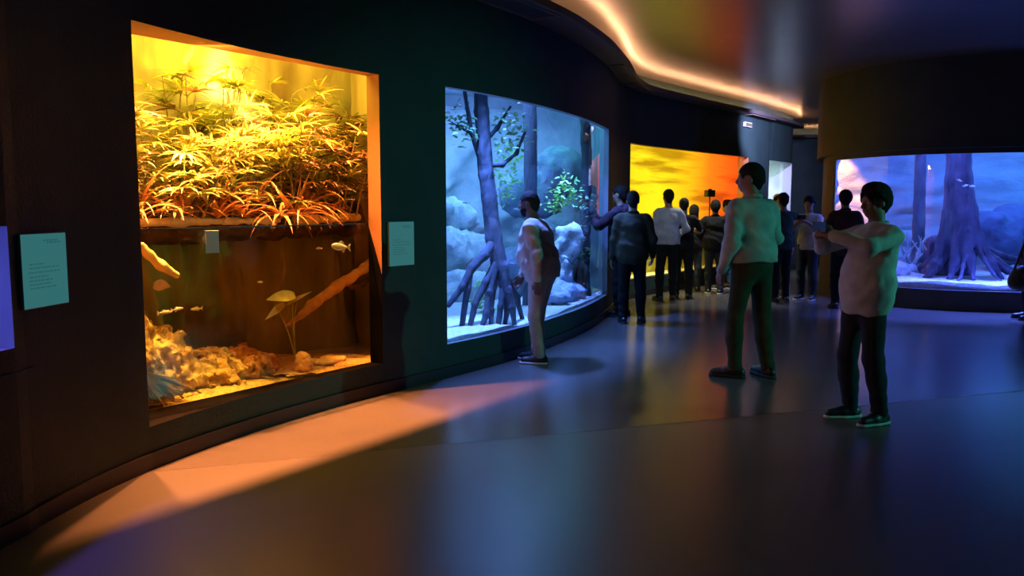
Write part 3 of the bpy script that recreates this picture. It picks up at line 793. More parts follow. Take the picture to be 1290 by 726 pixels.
M_bark = mat('dark mangrove bark', (.030,.038,.042), .9, (.055,.066,.07), 8, .8, 30, stretch=(1,1,.3))
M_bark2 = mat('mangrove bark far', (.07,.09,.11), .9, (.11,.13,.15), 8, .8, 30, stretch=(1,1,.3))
M_mleaf = mat('mangrove leaf', (.10,.24,.10), .4, (.18,.36,.12), 4, trans=.3)
M_mleaf2 = mat('bright waterweed', (.30,.62,.16), .4, (.20,.48,.14), 4, trans=.4)
def wood(name, chains, m, parent, vox, amp=.008, k=.03, fz=6):
    pr = []
    for ch in chains:
        for i in range(len(ch)-1): pr.append(capd(ch[i][:3], ch[i+1][:3], ch[i][3], ch[i+1][3], k))
    return solid_obj(name, pr, vox, m, parent, cut=lambda X, Y, Z, D: D + amp*fbm(X*18, Y*18, Z*fz, 3))
def leafclump(name, spots, m, parent, count, ll, seed, rad=.16):
    r = random.Random(seed); b = MB()
    for c in spots:
        for _ in range(count):
            p = V(*c) + V(r.gauss(0,rad*.6), r.gauss(0,rad*.6), r.gauss(0,rad*.5))
            dd = nrm(V(r.uniform(-1,1), r.uniform(-1,1), r.uniform(-.4,.6)))
            b.leaf(p, dd, ll*r.uniform(.6,1.1), ll*.42, .3, 4, .2, twist=r.uniform(-.8,.8))
    return b.build(name, m, parent)
mg = empty('mangrove_tree', (0,0,0), 0, 'dark mangrove tree on stilt roots behind the left part of the blue window', 'tree')
wood('trunk', [[(-.34,8.9,2.95,.075),(-.33,8.9,2.6,.078),(-.28,8.9,1.92,.082),(-.20,8.85,1.24,.088),(-.13,8.8,.92,.085),(-.05,8.74,.66,.06)]], M_bark, mg, .014)
RT = [[(-.20,8.82,1.20,.055),(-.30,8.70,1.06,.05),(-.43,8.6,.93,.045),(-.52,8.5,.74,.036),(-.66,8.42,.56,.03)],
      [(-.44,8.6,.93,.042),(-.47,8.55,.72,.036),(-.53,8.5,.32,.028)],
      [(-.16,8.78,.98,.05),(-.28,8.66,.78,.04),(-.39,8.58,.55,.032),(-.45,8.52,.30,.026)],
      [(-.19,8.74,.90,.05),(-.24,8.64,.66,.042),(-.27,8.58,.45,.036),(-.33,8.52,.29,.03)],
      [(-.24,8.62,.68,.035),(-.22,8.62,.48,.028),(-.22,8.6,.29,.024)],
      [(-.08,8.76,.76,.05),(-.12,8.70,.52,.032),(-.15,8.66,.29,.026)],
      [(-.05,8.74,.68,.05),(-.05,8.76,.48,.032),(-.08,8.80,.29,.026)],
      [(-.05,8.74,.70,.055),(0.0,8.72,.5,.036),(.03,8.72,.30,.026)],
      [(-.14,8.84,.95,.045),(-.2,9.05,.7,.035),(-.25,9.2,.3,.026)],
      [(-.06,8.8,.8,.045),(.05,9.0,.6,.035),(.12,9.15,.3,.026)]]
for ch in RT: wood('stilt_root', [ch], M_bark, mg, .012, .005)
wood('branch', [[(-.26,8.88,1.78,.03),(-.33,8.88,2.05,.03),(-.43,8.84,2.36,.026),(-.50,8.8,2.78,.02)]], M_bark, mg, .01, .004)
wood('branch', [[(-.26,8.9,2.02,.028),(-.10,8.94,2.03,.024),(.05,9.0,2.16,.02),(.14,9.0,2.38,.014)]], M_bark, mg, .01, .004)
wood('branch', [[(-.29,8.9,2.28,.026),(-.16,8.95,2.42,.022),(-.02,9.05,2.66,.014)]], M_bark, mg, .01, .004)
wood('branch', [[(-.44,8.84,2.36,.016),(-.56,8.82,2.42,.012),(-.68,8.85,2.50,.008)]], M_bark, mg, .008, .003)
leafclump('foliage', [(-.66,8.9,2.48),(-.56,8.85,2.42),(-.48,8.8,2.32),(-.42,8.9,2.5),(-.58,8.9,2.55)], M_mleaf, mg, 22, .085, 3, .12)
leafclump('foliage', [(-.12,8.95,2.46),(-.05,9.0,2.35),(.06,9.1,2.46),(-.10,8.95,2.22),(.1,9.1,2.3),(.0,9.05,2.55)], M_mleaf, mg, 22, .085, 4, .12)

m2 = empty('drowned_tree', (0,0,0), 0, 'straight blue-lit trunk standing behind the man in beige', 'tree trunk')
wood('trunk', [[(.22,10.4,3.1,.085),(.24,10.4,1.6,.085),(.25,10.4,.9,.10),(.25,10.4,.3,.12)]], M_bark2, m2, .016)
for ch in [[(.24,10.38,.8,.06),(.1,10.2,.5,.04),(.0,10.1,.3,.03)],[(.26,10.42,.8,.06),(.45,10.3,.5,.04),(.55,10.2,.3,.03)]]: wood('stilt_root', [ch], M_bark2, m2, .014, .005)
m3 = empty('drowned_tree', (0,0,0), 0, 'dark slender trunk near the right end of the mangrove window', 'tree trunk')
wood('trunk', [[(1.02,11.75,3.1,.07),(1.06,11.75,2.2,.075),(1.02,11.7,1.2,.09),(.98,11.65,.3,.12)]], M_bark, m3, .016, .02)
for ch in [[(1.02,11.7,1.1,.05),(.9,11.6,.7,.04),(.8,11.5,.3,.03)],[(1.0,11.68,.9,.05),(1.06,11.5,.6,.04),(1.08,11.35,.3,.03)]]: wood('stilt_root', [ch], M_bark, m3, .014, .008)

# boulders: coral-crusted reef rock
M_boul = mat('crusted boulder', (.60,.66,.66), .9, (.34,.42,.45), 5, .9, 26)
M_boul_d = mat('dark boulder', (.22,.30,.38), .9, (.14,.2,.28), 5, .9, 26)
def boulder(els, label, m=M_boul, vox=.03, amp=.06, fq=7, group='reef boulders', name='boulder'):
    pr = [elld(c, r, None, .08) for c, r in els]
    return tag(solid_obj(name, pr, vox, m, cut=lambda X, Y, Z, D: np.maximum(D + amp*fbm(X*fq, Y*fq, Z*fq, 4), .30-Z)), label, 'rock', group)
boulder([((.80,11.2,1.12),(.22,.24,.22)),((.72,11.15,.92),(.2,.22,.2))], 'pale crusted boulder at head height right of the man in beige')
boulder([((.70,11.0,.62),(.17,.2,.22)),((.60,10.95,.5),(.15,.2,.2))], 'pale boulder at the man in beige’s elbow height, under the higher one'.replace('’', "'"))
boulder([((.52,10.4,.45),(.2,.22,.16)),((.70,10.7,.44),(.16,.2,.15)),((.85,11.0,.44),(.15,.2,.14))], 'low bluish boulders spread along the sill of the mangrove window', mat('blue boulder',(.40,.48,.60),.9,(.24,.32,.42),5,.9,26))
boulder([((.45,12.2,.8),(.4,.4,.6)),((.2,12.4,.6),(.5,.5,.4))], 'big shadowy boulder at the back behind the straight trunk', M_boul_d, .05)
boulder([((-.95,11.6,.95),(.45,.4,.35)),((-.6,11.9,.75),(.5,.4,.45))], 'wide pale boulder at the back left of the stilt roots', M_boul, .04)
boulder([((-.75,11.0,.45),(.4,.3,.25)),((-.35,11.2,.42),(.35,.3,.25))], 'low pale boulder seen between the stilt roots', M_boul, .035)
boulder([((-1.3,11.8,1.55),(.45,.4,.2)),((-1.0,12.2,1.4),(.5,.4,.3))], 'rounded ledge of rock higher up at the back left of the mangrove tank', M_boul, .045)
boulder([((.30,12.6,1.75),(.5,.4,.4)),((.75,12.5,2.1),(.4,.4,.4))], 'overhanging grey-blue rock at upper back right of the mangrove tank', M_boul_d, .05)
wd_ = leafclump('waterweed', [(.62,11.4,1.74),(.70,11.4,1.62),(.82,11.4,1.75),(.55,11.4,1.58),(.75,11.4,1.9)], M_mleaf2, None, 30, .09, 9, .13); tag(wd_, 'bright green weed clump in the upper right of the mangrove tank', 'plant')
wd_ = leafclump('waterweed', [(-.22,11.8,2.1),(-.05,11.9,1.95),(.05,11.9,2.2),(-.1,11.8,1.75),(0.0,11.9,2.35)], M_mleaf2, None, 34, .10, 10, .18); tag(wd_, 'pale green weed hanging behind the front trunk', 'plant')
wd_ = leafclump('waterweed', [(-.44,9.6,.45),(-.36,9.6,.62),(-.30,9.55,.4)], M_mleaf2, None, 26, .08, 12, .12); tag(wd_, 'green weed tuft growing between the stilt roots', 'plant')
wd_ = leafclump('waterweed', [(.95,11.3,1.3),(.98,11.35,1.6),(1.0,11.3,.9)], M_mleaf, None, 26, .08, 13, .14); tag(wd_, 'dark green weed climbing by the right end of the mangrove window', 'plant')
M_fishb = mat('small silver fish', (.75,.85,.85), .3)
r = random.Random(2)
for k, (x, y, z, lb) in enumerate([(-.52,9.3,1.62,'small fish swimming left of the mangrove trunk'),(.02,9.4,1.75,'small fish just right of the mangrove trunk, topmost of two'),(.06,9.4,1.55,'small fish just right of the mangrove trunk, lower of two')]):
    fish(V(x,y,z), .09, (r.choice([-1,1]),.2,.1), M_fishb, lb, 'small mangrove fish')

light('mangrove_lamp', 'AREA', (-.6,10.2,3.25), 115, BL, (-.6,10.4,0), 2.2, 1.6)
light('mangrove_lamp', 'AREA', (.3,12.0,3.25), 45, BL2, (.3,12.0,0), 1.6, 1.4)
light('mangrove_back_lamp', 'AREA', (-.5,12.3,2.9), 45, (.20,.40,1.0), (-1.0,13.6,1.3), 1.4, .5)
light('mangrove_weed_spot', 'SPOT', (.35,11.3,3.1), 120, (.6,1.0,.35), (.68,11.45,1.7), .06, spot=.5, blend=.6)
light('mangrove_front_lamp', 'AREA', (.05,9.6,2.95), 16, BL, None, .2, .9, yaw=-.45)
light('mangrove_floor_spot', 'SPOT', (-.35,8.5,3.3), 2400, (.10,.22,1.0), (.35,7.95,0), .08, spot=1.2, blend=.6)
light('mangrove_floor_spot', 'SPOT', (.85,11.2,3.3), 1500, (.10,.22,1.0), (1.55,10.7,0), .08, spot=1.1, blend=.6)

# ================================================================== sunset tank (window_3)
def ext3(d):
    q = offset_pts(I3a-1, I3b+1, d); t = nrm(q[-1]-q[-4]); return np.concatenate([q, [q[-1]+t*.22, q[-1]+t*.45]])

shell('wall_sunset_tank', np.concatenate([LEFT[I3a-2:I3a-1], ext3(.62), LEFT[I3b+3:I3b+4]]), .25, 3.3, mat('sunset tank liner', (.5,.42,.2), .8), [LEFT[i] for i in range(I3b+2, I3a-2, -1)])
# backlit panorama of a sunset, curved behind the tank
def sunset_material():
    m, nt, out = new_mat('backlit sunset panorama'); N = nt.nodes; L = nt.links
    tc = N.new('ShaderNodeTexCoord'); sep = N.new('ShaderNodeSeparateXYZ'); L.new(tc.outputs['UV'], sep.inputs[0])
    mp = N.new('ShaderNodeMapping'); mp.inputs['Scale'].default_value = (3.0, 8.5, 1); L.new(tc.outputs['UV'], mp.inputs[0])
    no = N.new('ShaderNodeTexNoise'); no.inputs['Scale'].default_value = 1.0; no.inputs['Detail'].default_value = 5; no.inputs['Roughness'].default_value = .5; L.new(mp.outputs[0], no.inputs['Vector'])
    base = N.new('ShaderNodeValToRGB'); e = base.color_ramp.elements
    e[0].position = .0; e[0].color = (.72,.45,.01,1); e[1].position = 1.0; e[1].color = (.95,.08,.004,1)
    for p, c in ((.12,(.78,.56,.008,1)),(.50,(.80,.62,.01,1)),(.66,(.85,.42,.006,1)),(.80,(.92,.17,.005,1))):
        x = e.new(p); x.color = c
    a1 = N.new('ShaderNodeMath'); a1.operation = 'MULTIPLY_ADD'; a1.inputs[1].default_value = .22; L.new(no.outputs['Fac'], a1.inputs[0])
    a0 = N.new('ShaderNodeMath'); a0.operation = 'ADD'; a0.inputs[1].default_value = -.11; L.new(sep.outputs['X'], a0.inputs[0]); L.new(a0.outputs[0], a1.inputs[2])
    L.new(a1.outputs[0], base.inputs[0])
    cl = N.new('ShaderNodeValToRGB'); cl.color_ramp.elements[0].position = .36; cl.color_ramp.elements[0].color = (.52,.36,.28,1); cl.color_ramp.elements[1].position = .52; cl.color_ramp.elements[1].color = (1,1,1,1)
    L.new(no.outputs['Fac'], cl.inputs[0])
    mul = N.new('ShaderNodeMixRGB'); mul.blend_type = 'MULTIPLY'; mul.inputs[0].default_value = 1; L.new(base.outputs[0], mul.inputs[1]); L.new(cl.outputs[0], mul.inputs[2])
    # a dark hump of cloud on the left
    hp = N.new('ShaderNodeVectorMath'); hp.operation = 'SUBTRACT'; hp.inputs[1].default_value = (.26,.44,0); L.new(tc.outputs['UV'], hp.inputs[0])
    hs = N.new('ShaderNodeVectorMath'); hs.operation = 'MULTIPLY'; hs.inputs[1].default_value = (7.5,14,0); L.new(hp.outputs[0], hs.inputs[0])
    hl = N.new('ShaderNodeVectorMath'); hl.operation = 'LENGTH'; L.new(hs.outputs[0], hl.inputs[0])
    hr = N.new('ShaderNodeValToRGB'); hr.color_ramp.elements[0].position = .55; hr.color_ramp.elements[0].color = (.60,.48,.45,1); hr.color_ramp.elements[1].position = 1.0; hr.color_ramp.elements[1].color = (1,1,1,1); L.new(hl.outputs['Value'], hr.inputs[0])
    m3_ = N.new('ShaderNodeMixRGB'); m3_.blend_type = 'MULTIPLY'; m3_.inputs[0].default_value = 1; L.new(mul.outputs[0], m3_.inputs[1]); L.new(hr.outputs[0], m3_.inputs[2])
    em = N.new('ShaderNodeEmission'); em.inputs['Strength'].default_value = 1.75; L.new(m3_.outputs[0], em.inputs[0]); L.new(em.outputs[0], out.inputs[0]); return m
SP3 = ext3(.50); n = len(SP3)
bd = tag(ribbon('panorama_screen', lift(SP3, 1.0), lift(SP3, 2.80), sunset_material(), None), 'backlit orange and yellow sunset panorama behind the far visitors', 'screen')
uv = bd.data.uv_layers.new(name='UVMap')
for l in bd.data.loops:
    vi = l.vertex_index; uv.data[l.index].uv = ((vi % n)/(n-1), 0.0 if vi < n else 1.0)
md = bd.modifiers.new('thickness', 'SOLIDIFY'); md.thickness = .03; md.offset = 0
M_water3 = glass('yellow water', absorb=(.80,.72,.10), dens=.5, gain=.6)
fp3 = np.concatenate([offset_pts(I3a, I3b, .13), ext3(.47)[::-1]])
tag(block('water', fp3, .28, 1.17, M_water3), 'yellow-green water below the sunset panorama', 'water', kind='stuff')
ribbon('wall_sunset_waterback', lift(ext3(.48), .25), lift(ext3(.48), 1.02), mat('yellow tank back', (.62,.58,.14), .8, (.5,.5,.12), 3))
fs3 = np.concatenate([offset_pts(I3a, I3b, .11), ext3(.47)[::-1]]); fs3 = np.concatenate([fs3, fs3[:1]])
block('wall_sunset_bed', fs3[:-1], .26, .32, M_sand)['kind'] = 'structure'
sp = LEFT[I3a+2] + LN[I3a+2]*.3
b = MB(); r = random.Random(8); c0 = V(sp[0], sp[1], .32)
for j in range(12):
    az = j*2.4; b.leaf(V(0,0,0), nrm(V(math.cos(az), math.sin(az), r.uniform(.6,1.4))), r.uniform(.16,.26), .03, .4, 5, .2)
o = b.build('water_plant', mat('dark water plant', (.10,.14,.04), .6)); o.location = c0; tag(o, 'small dark spiky plant on the sunset tank bed near its left end', 'plant')
for k, i in enumerate((I3a+4, I3a+11, I3a+18)):
    q = LEFT[i]+LN[i]*.28; light('sunset_tank_lamp', 'AREA', (q[0], q[1], 3.2), 80, (1,.80,.16), None, .8, .2, yaw=.9)

# ================================================================== pale display (window_4)
d4 = offset_pts(I4a-1, I4b+1, .9)
shell('wall_pale_display', np.concatenate([LEFT[I4a-1:I4a], d4[1:-1], LEFT[I4b+1:I4b+2]]), .8, 2.8, mat('pale display liner', (.62,.70,.70), .8, (.45,.52,.52), 3))
q = (LEFT[I4a+3]+LN[I4a+3]*.4)
light('pale_display_lamp', 'AREA', (q[0], q[1], 2.74), 60, (.75,.95,1.0), (q[0], q[1], 0), .6, .4)
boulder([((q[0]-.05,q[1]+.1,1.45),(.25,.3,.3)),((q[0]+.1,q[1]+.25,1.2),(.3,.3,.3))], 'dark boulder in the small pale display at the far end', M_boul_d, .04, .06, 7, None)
light('violet_tank_lamp', 'AREA', (LEFT[I0a+3][0]-.5, LEFT[I0a+3][1]+.1, 1.25), 7, (.14,.16,1.0), (LEFT[I0a+3][0]+1.6, LEFT[I0a+3][1]+.9, 0.0), .8, .5)
shell('wall_violet_tank', [LEFT[I0a-2], LEFT[I0a-2]+V(-1,0), LEFT[I0b+2]+V(-1,.0), LEFT[I0b+2]], .8, 1.7, mat('violet liner', (.2,.2,.45), .8))

# ================================================================== big blue tank on the right (window_5)
M_bluerock = mat('blue rock backdrop', (.34,.46,.54), .85, (.22,.32,.40), 1.4, .7, 12, stretch=(1,1,2.2))
B5 = smooth_path([RIGHT[J1-1], (5.80,15.0), (6.1,15.9), (7.2,16.5), (8.8,16.4), (10.6,15.8), (12.2,14.4), (12.8,12.2), RIGHT[J0+1]], 14)
shell('wall_blue_tank', B5, .25, 3.3, M_bluerock)
b5n = normals(B5); zz = np.linspace(.25, 3.1, 64)
A_, Z_ = np.meshgrid(np.arange(len(B5)), zz, indexing='ij'); bx, by = B5[A_,0], B5[A_,1]
edge = np.clip(np.minimum(A_, len(B5)-1-A_)/12.0, 0, 1)
lay = np.abs(((Z_*2.1+.35*fbm(bx*.8, by*.8, 0*Z_, 2)) % 1)-.5)*.12
dsp = edge*(.06 + .16*fbm(bx*1.1, by*1.1, Z_*2.4, 4) + lay)
vv = np.stack([bx - b5n[A_,0]*np.abs(dsp), by - b5n[A_,1]*np.abs(dsp), Z_], -1)
tag(link_mesh('wall_blue_backdrop', vv.reshape(-1,3), gridq(len(B5), 64), M_bluerock), kind='structure')
fp5 = np.concatenate([B5, Q5, B5[:1]])
sandbed('sand', fp5, .405, .04, 'violet-lit sand bed on the bottom of the big right-hand tank')
M_bt = mat('blue trunk bark', (.045,.05,.085), .9, (.11,.11,.17), 7, .9, 26, stretch=(1,1,.3))
bt = empty('buttress_tree', (0,0,0), 0, 'massive flaring tree trunk with buttress roots in the right-hand blue tank', 'tree')
FL = [[(7.48,13.72,1.7,.16),(7.40,13.55,1.0,.12),(7.25,13.35,.62,.07),(7.08,13.2,.40,.035)], [(7.5,13.70,1.8,.15),(7.48,13.5,1.1,.11),(7.45,13.28,.7,.065),(7.42,13.1,.40,.035)],
      [(7.52,13.70,1.7,.15),(7.66,13.5,1.05,.10),(7.80,13.3,.66,.065),(7.93,13.15,.40,.035)], [(7.55,13.78,1.6,.15),(7.78,13.7,.95,.09),(8.05,13.62,.62,.06),(8.35,13.55,.42,.035)],
      [(7.45,13.8,1.6,.15),(7.25,13.75,.95,.11),(7.05,13.65,.6,.07),(6.88,13.55,.40,.035)]]
wood('trunk', [[(7.44,13.8,3.0,.19),(7.48,13.8,2.0,.20),(7.52,13.8,1.4,.23),(7.53,13.8,.9,.26),(7.52,13.8,.5,.28)]]+FL, M_bt, bt, .02, .018, .09, 4)
for ch in [[(7.42,13.38,.86,.035),(7.30,13.2,.60,.03),(7.16,13.0,.44,.022),(7.02,12.85,.39,.015)],
           [(7.60,13.45,1.0,.035),(7.66,13.25,.72,.03),(7.70,13.05,.5,.025),(7.76,12.9,.39,.016)],
           [(7.84,13.3,.72,.03),(8.0,13.15,.55,.028),(8.12,13.0,.44,.02),(8.22,12.9,.40,.015)],
           [(7.9,13.65,.84,.045),(8.05,13.55,.70,.04),(8.25,13.5,.52,.05),(8.55,13.4,.44,.035)],
           [(7.74,13.8,1.0,.09),(8.05,13.8,.82,.065),(8.4,13.8,.70,.05),(8.9,13.8,.62,.04)],
           [(7.3,13.75,.8,.1),(7.1,13.6,.58,.06),(6.92,13.5,.42,.04)],
           [(7.4,13.9,.9,.1),(7.2,14.1,.6,.06),(7.0,14.3,.4,.04)]]:
    wood('buttress_root', [ch], M_bt, bt, .016, .008, .04)
t2 = empty('drowned_tree', (0,0,0), 0, 'slim straight blue trunk standing left of the flaring one', 'tree trunk')
wood('trunk', [[(7.35,14.9,3.0,.095),(7.38,14.9,1.6,.10),(7.42,14.9,.35,.12)]], M_bt, t2, .018, .008)
log_thing('tree_stump', [V(7.30,14.2,.35), V(7.32,14.2,.70), V(7.33,14.2,.92)], [.22,.17,.15], 'short broken stump between the two trunks of the blue tank', 'stump', M_bt, .018, .03)
boulder([((9.0,15.0,.95),(.5,.4,.45)),((9.2,15.1,1.25),(.4,.4,.35)),((8.7,15.0,1.2),(.3,.35,.3))], 'dark blue rounded mass for the shaded rock hollow behind the buttress roots', mat('shaded hollow blue',(.10,.15,.26),.9,(.07,.11,.2),4,.8,20), .045, .05, 5, 'blue tank rocks')  # dark solid standing in for the shade under the rock overhang
boulder([((6.75,14.3,.45),(.35,.3,.16)),((6.5,14.0,.42),(.3,.3,.14))], 'low pale rocks at the foot of the slim trunk', M_boul, .03, .05, 8, 'blue tank rocks')
boulder([((8.3,13.0,.40),(.4,.25,.10)),((8.7,13.0,.42),(.3,.25,.12))], 'flat sandy rock in front of the buttress roots', M_boul, .03, .04, 8, 'blue tank rocks')
pr = []; r = random.Random(31)
for k in range(16):
    a = V(6.95+r.uniform(-.25,.3), 14.35+r.uniform(-.2,.2), .38); e = a+V(r.uniform(-.3,.3), r.uniform(-.2,.2), r.uniform(.3,.75)); mdp = (a+e)/2+V(r.uniform(-.12,.12),0,r.uniform(0,.1))
    pr += [capd(a, mdp, .025, .02, .015), capd(mdp, e, .02, .01, .015)]
tag(solid_obj('root_tangle', pr, .012, mat('pale roots',(.45,.52,.56),.9,(.3,.36,.4),8,.5,20)), 'tangle of pale dead roots left of the broken stump', 'roots')
for k, (x, z, lb) in enumerate([(7.03,1.98,'topmost of three tiny silver fish before the flaring trunk'),(7.13,1.90,'middle one of three tiny silver fish before the flaring trunk'),(7.24,1.89,'rightmost of three tiny silver fish before the flaring trunk')]):
    fish(V(x,12.95,z), .10, (1,.1,(-.3,.2,0)[k]), M_fishb, lb, 'silver fish in the blue tank', .34)

light('blue_tank_lamp', 'AREA', (7.6,14.2,3.2), 95, (.09,.16,1.0), (7.5,14.3,0), 2.6, 1.8)
light('blue_tank_lamp', 'AREA', (9.4,14.4,3.2), 92, (.07,.30,.95), (9.3,14.6,0), 2.2, 1.8)
light('blue_tank_lamp', 'AREA', (6.6,13.6,3.2), 60, (.13,.19,1.0), (6.6,14.2,0), 1.0, 1.0)
light('blue_tank_front_lamp', 'AREA', (8.0,12.45,3.0), 28, (.16,.20,1.0), (7.8,13.2,.3), 2.4, .15)
light('blue_floor_spot', 'SPOT', (7.6,12.6,3.2), 3600, (.08,.14,1.0), (7.0,11.1,0), .1, spot=1.5, blend=.7)
light('blue_floor_spot', 'SPOT', (6.2,13.2,3.2), 600, (.10,.14,1.0), (5.2,12.2,0), .1, spot=1.2, blend=.7)

# ------------------------------------------------------------------ hall lights and added fills
light('teal_side_lamp', 'SPOT', (9.5,4.5,2.6), 700, (.10,.82,.70), (2.4,6.8,1.2), .02, spot=.6, blend=.8)
light('room_fill', 'AREA', (1.5,2.0,3.65), 4, (.45,.85,.75), (1.5,3.5,0), 3.0, 3.0)  # added dim teal fill for the hall, no fixture there
light('far_downlight', 'SPOT', (3.5,14.2,3.7), 420, (.9,.95,1.0), (3.4,14.2,0), .05, spot=1.1, blend=.7)
light('violet_wall_fill', 'SPOT', (5.45,15.7,3.55), 2200, (.55,.45,1.0), (5.6,18.6,3.05), .1, spot=.9, blend=.8)  # added spot in place of the blue tank's spill on the far wall

light('far_visitor_fill', 'SPOT', (2.1,9.6,3.7), 150, (.70,.82,1.0), (2.5,13.0,.9), .05, spot=.62, blend=.7)  # added fill for the dark backs of the far visitors
light('blue_tank_amber_lamp', 'SPOT', (6.15,14.7,3.1), 1500, (1.0,.30,.03), (6.35,16.1,1.7), .05, spot=.8, blend=.6)
light('blue_floor_spot', 'SPOT', (9.0,12.3,3.2), 3600, (.08,.14,1.0), (8.3,10.6,0), .1, spot=1.4, blend=.7)
light('violet_floor_spot', 'SPOT', (-2.74,3.35,1.62), 170, (.20,.12,1.0), (-1.75,3.3,0), .04, spot=1.3, blend=.7)
# ================================================================== people
M_skin = mat('skin', (.30, .17, .11), .55, (.26,.145,.09), 6)
M_skin_d = mat('dark skin', (.12, .065, .04), .5, (.10,.055,.035), 6)
M_skin_p = mat('pale skin', (.50, .33, .25), .55, (.44,.28,.2), 6)
M_hair = mat('black hair', (.010, .009, .008), .75, (.02,.017,.014), 60, .5, 160, spec=.12)
M_shoe = mat('black shoe leather', (.012, .012, .013), .4)
M_sole = mat('white rubber sole', (.62, .62, .58), .6)
M_soled = mat('dark rubber sole', (.02, .02, .02), .7)
M_eye = mat('eye', (.55,.55,.52), .2)
M_dev = mat('black device plastic', (.012,.012,.014), .35)
def cloth(name, c, c2=None): return mat(name, c, .85, c2 or tuple(x*.75 for x in c), 9, .35, 220, spec=.15, sheen=.02)

def ik(a, b, l1, l2, pole):
    d = b-a; L = np.linalg.norm(d); u = d/max(L, 1e-6); L = min(L, (l1+l2)*.998)
    b = a+u*L
    x = (l1*l1-l2*l2+L*L)/(2*L); h = math.sqrt(max(l1*l1-x*x, 0))
    p = np.asarray(pole, float); p = nrm(p-u*np.dot(p, u))
    return a+u*x+p*h, b
def rx(a): return np.array(Matrix.Rotation(a, 3, 'X'))
def ry(a): return np.array(Matrix.Rotation(a, 3, 'Y'))
def rz_(a): return np.array(Matrix.Rotation(a, 3, 'Z'))

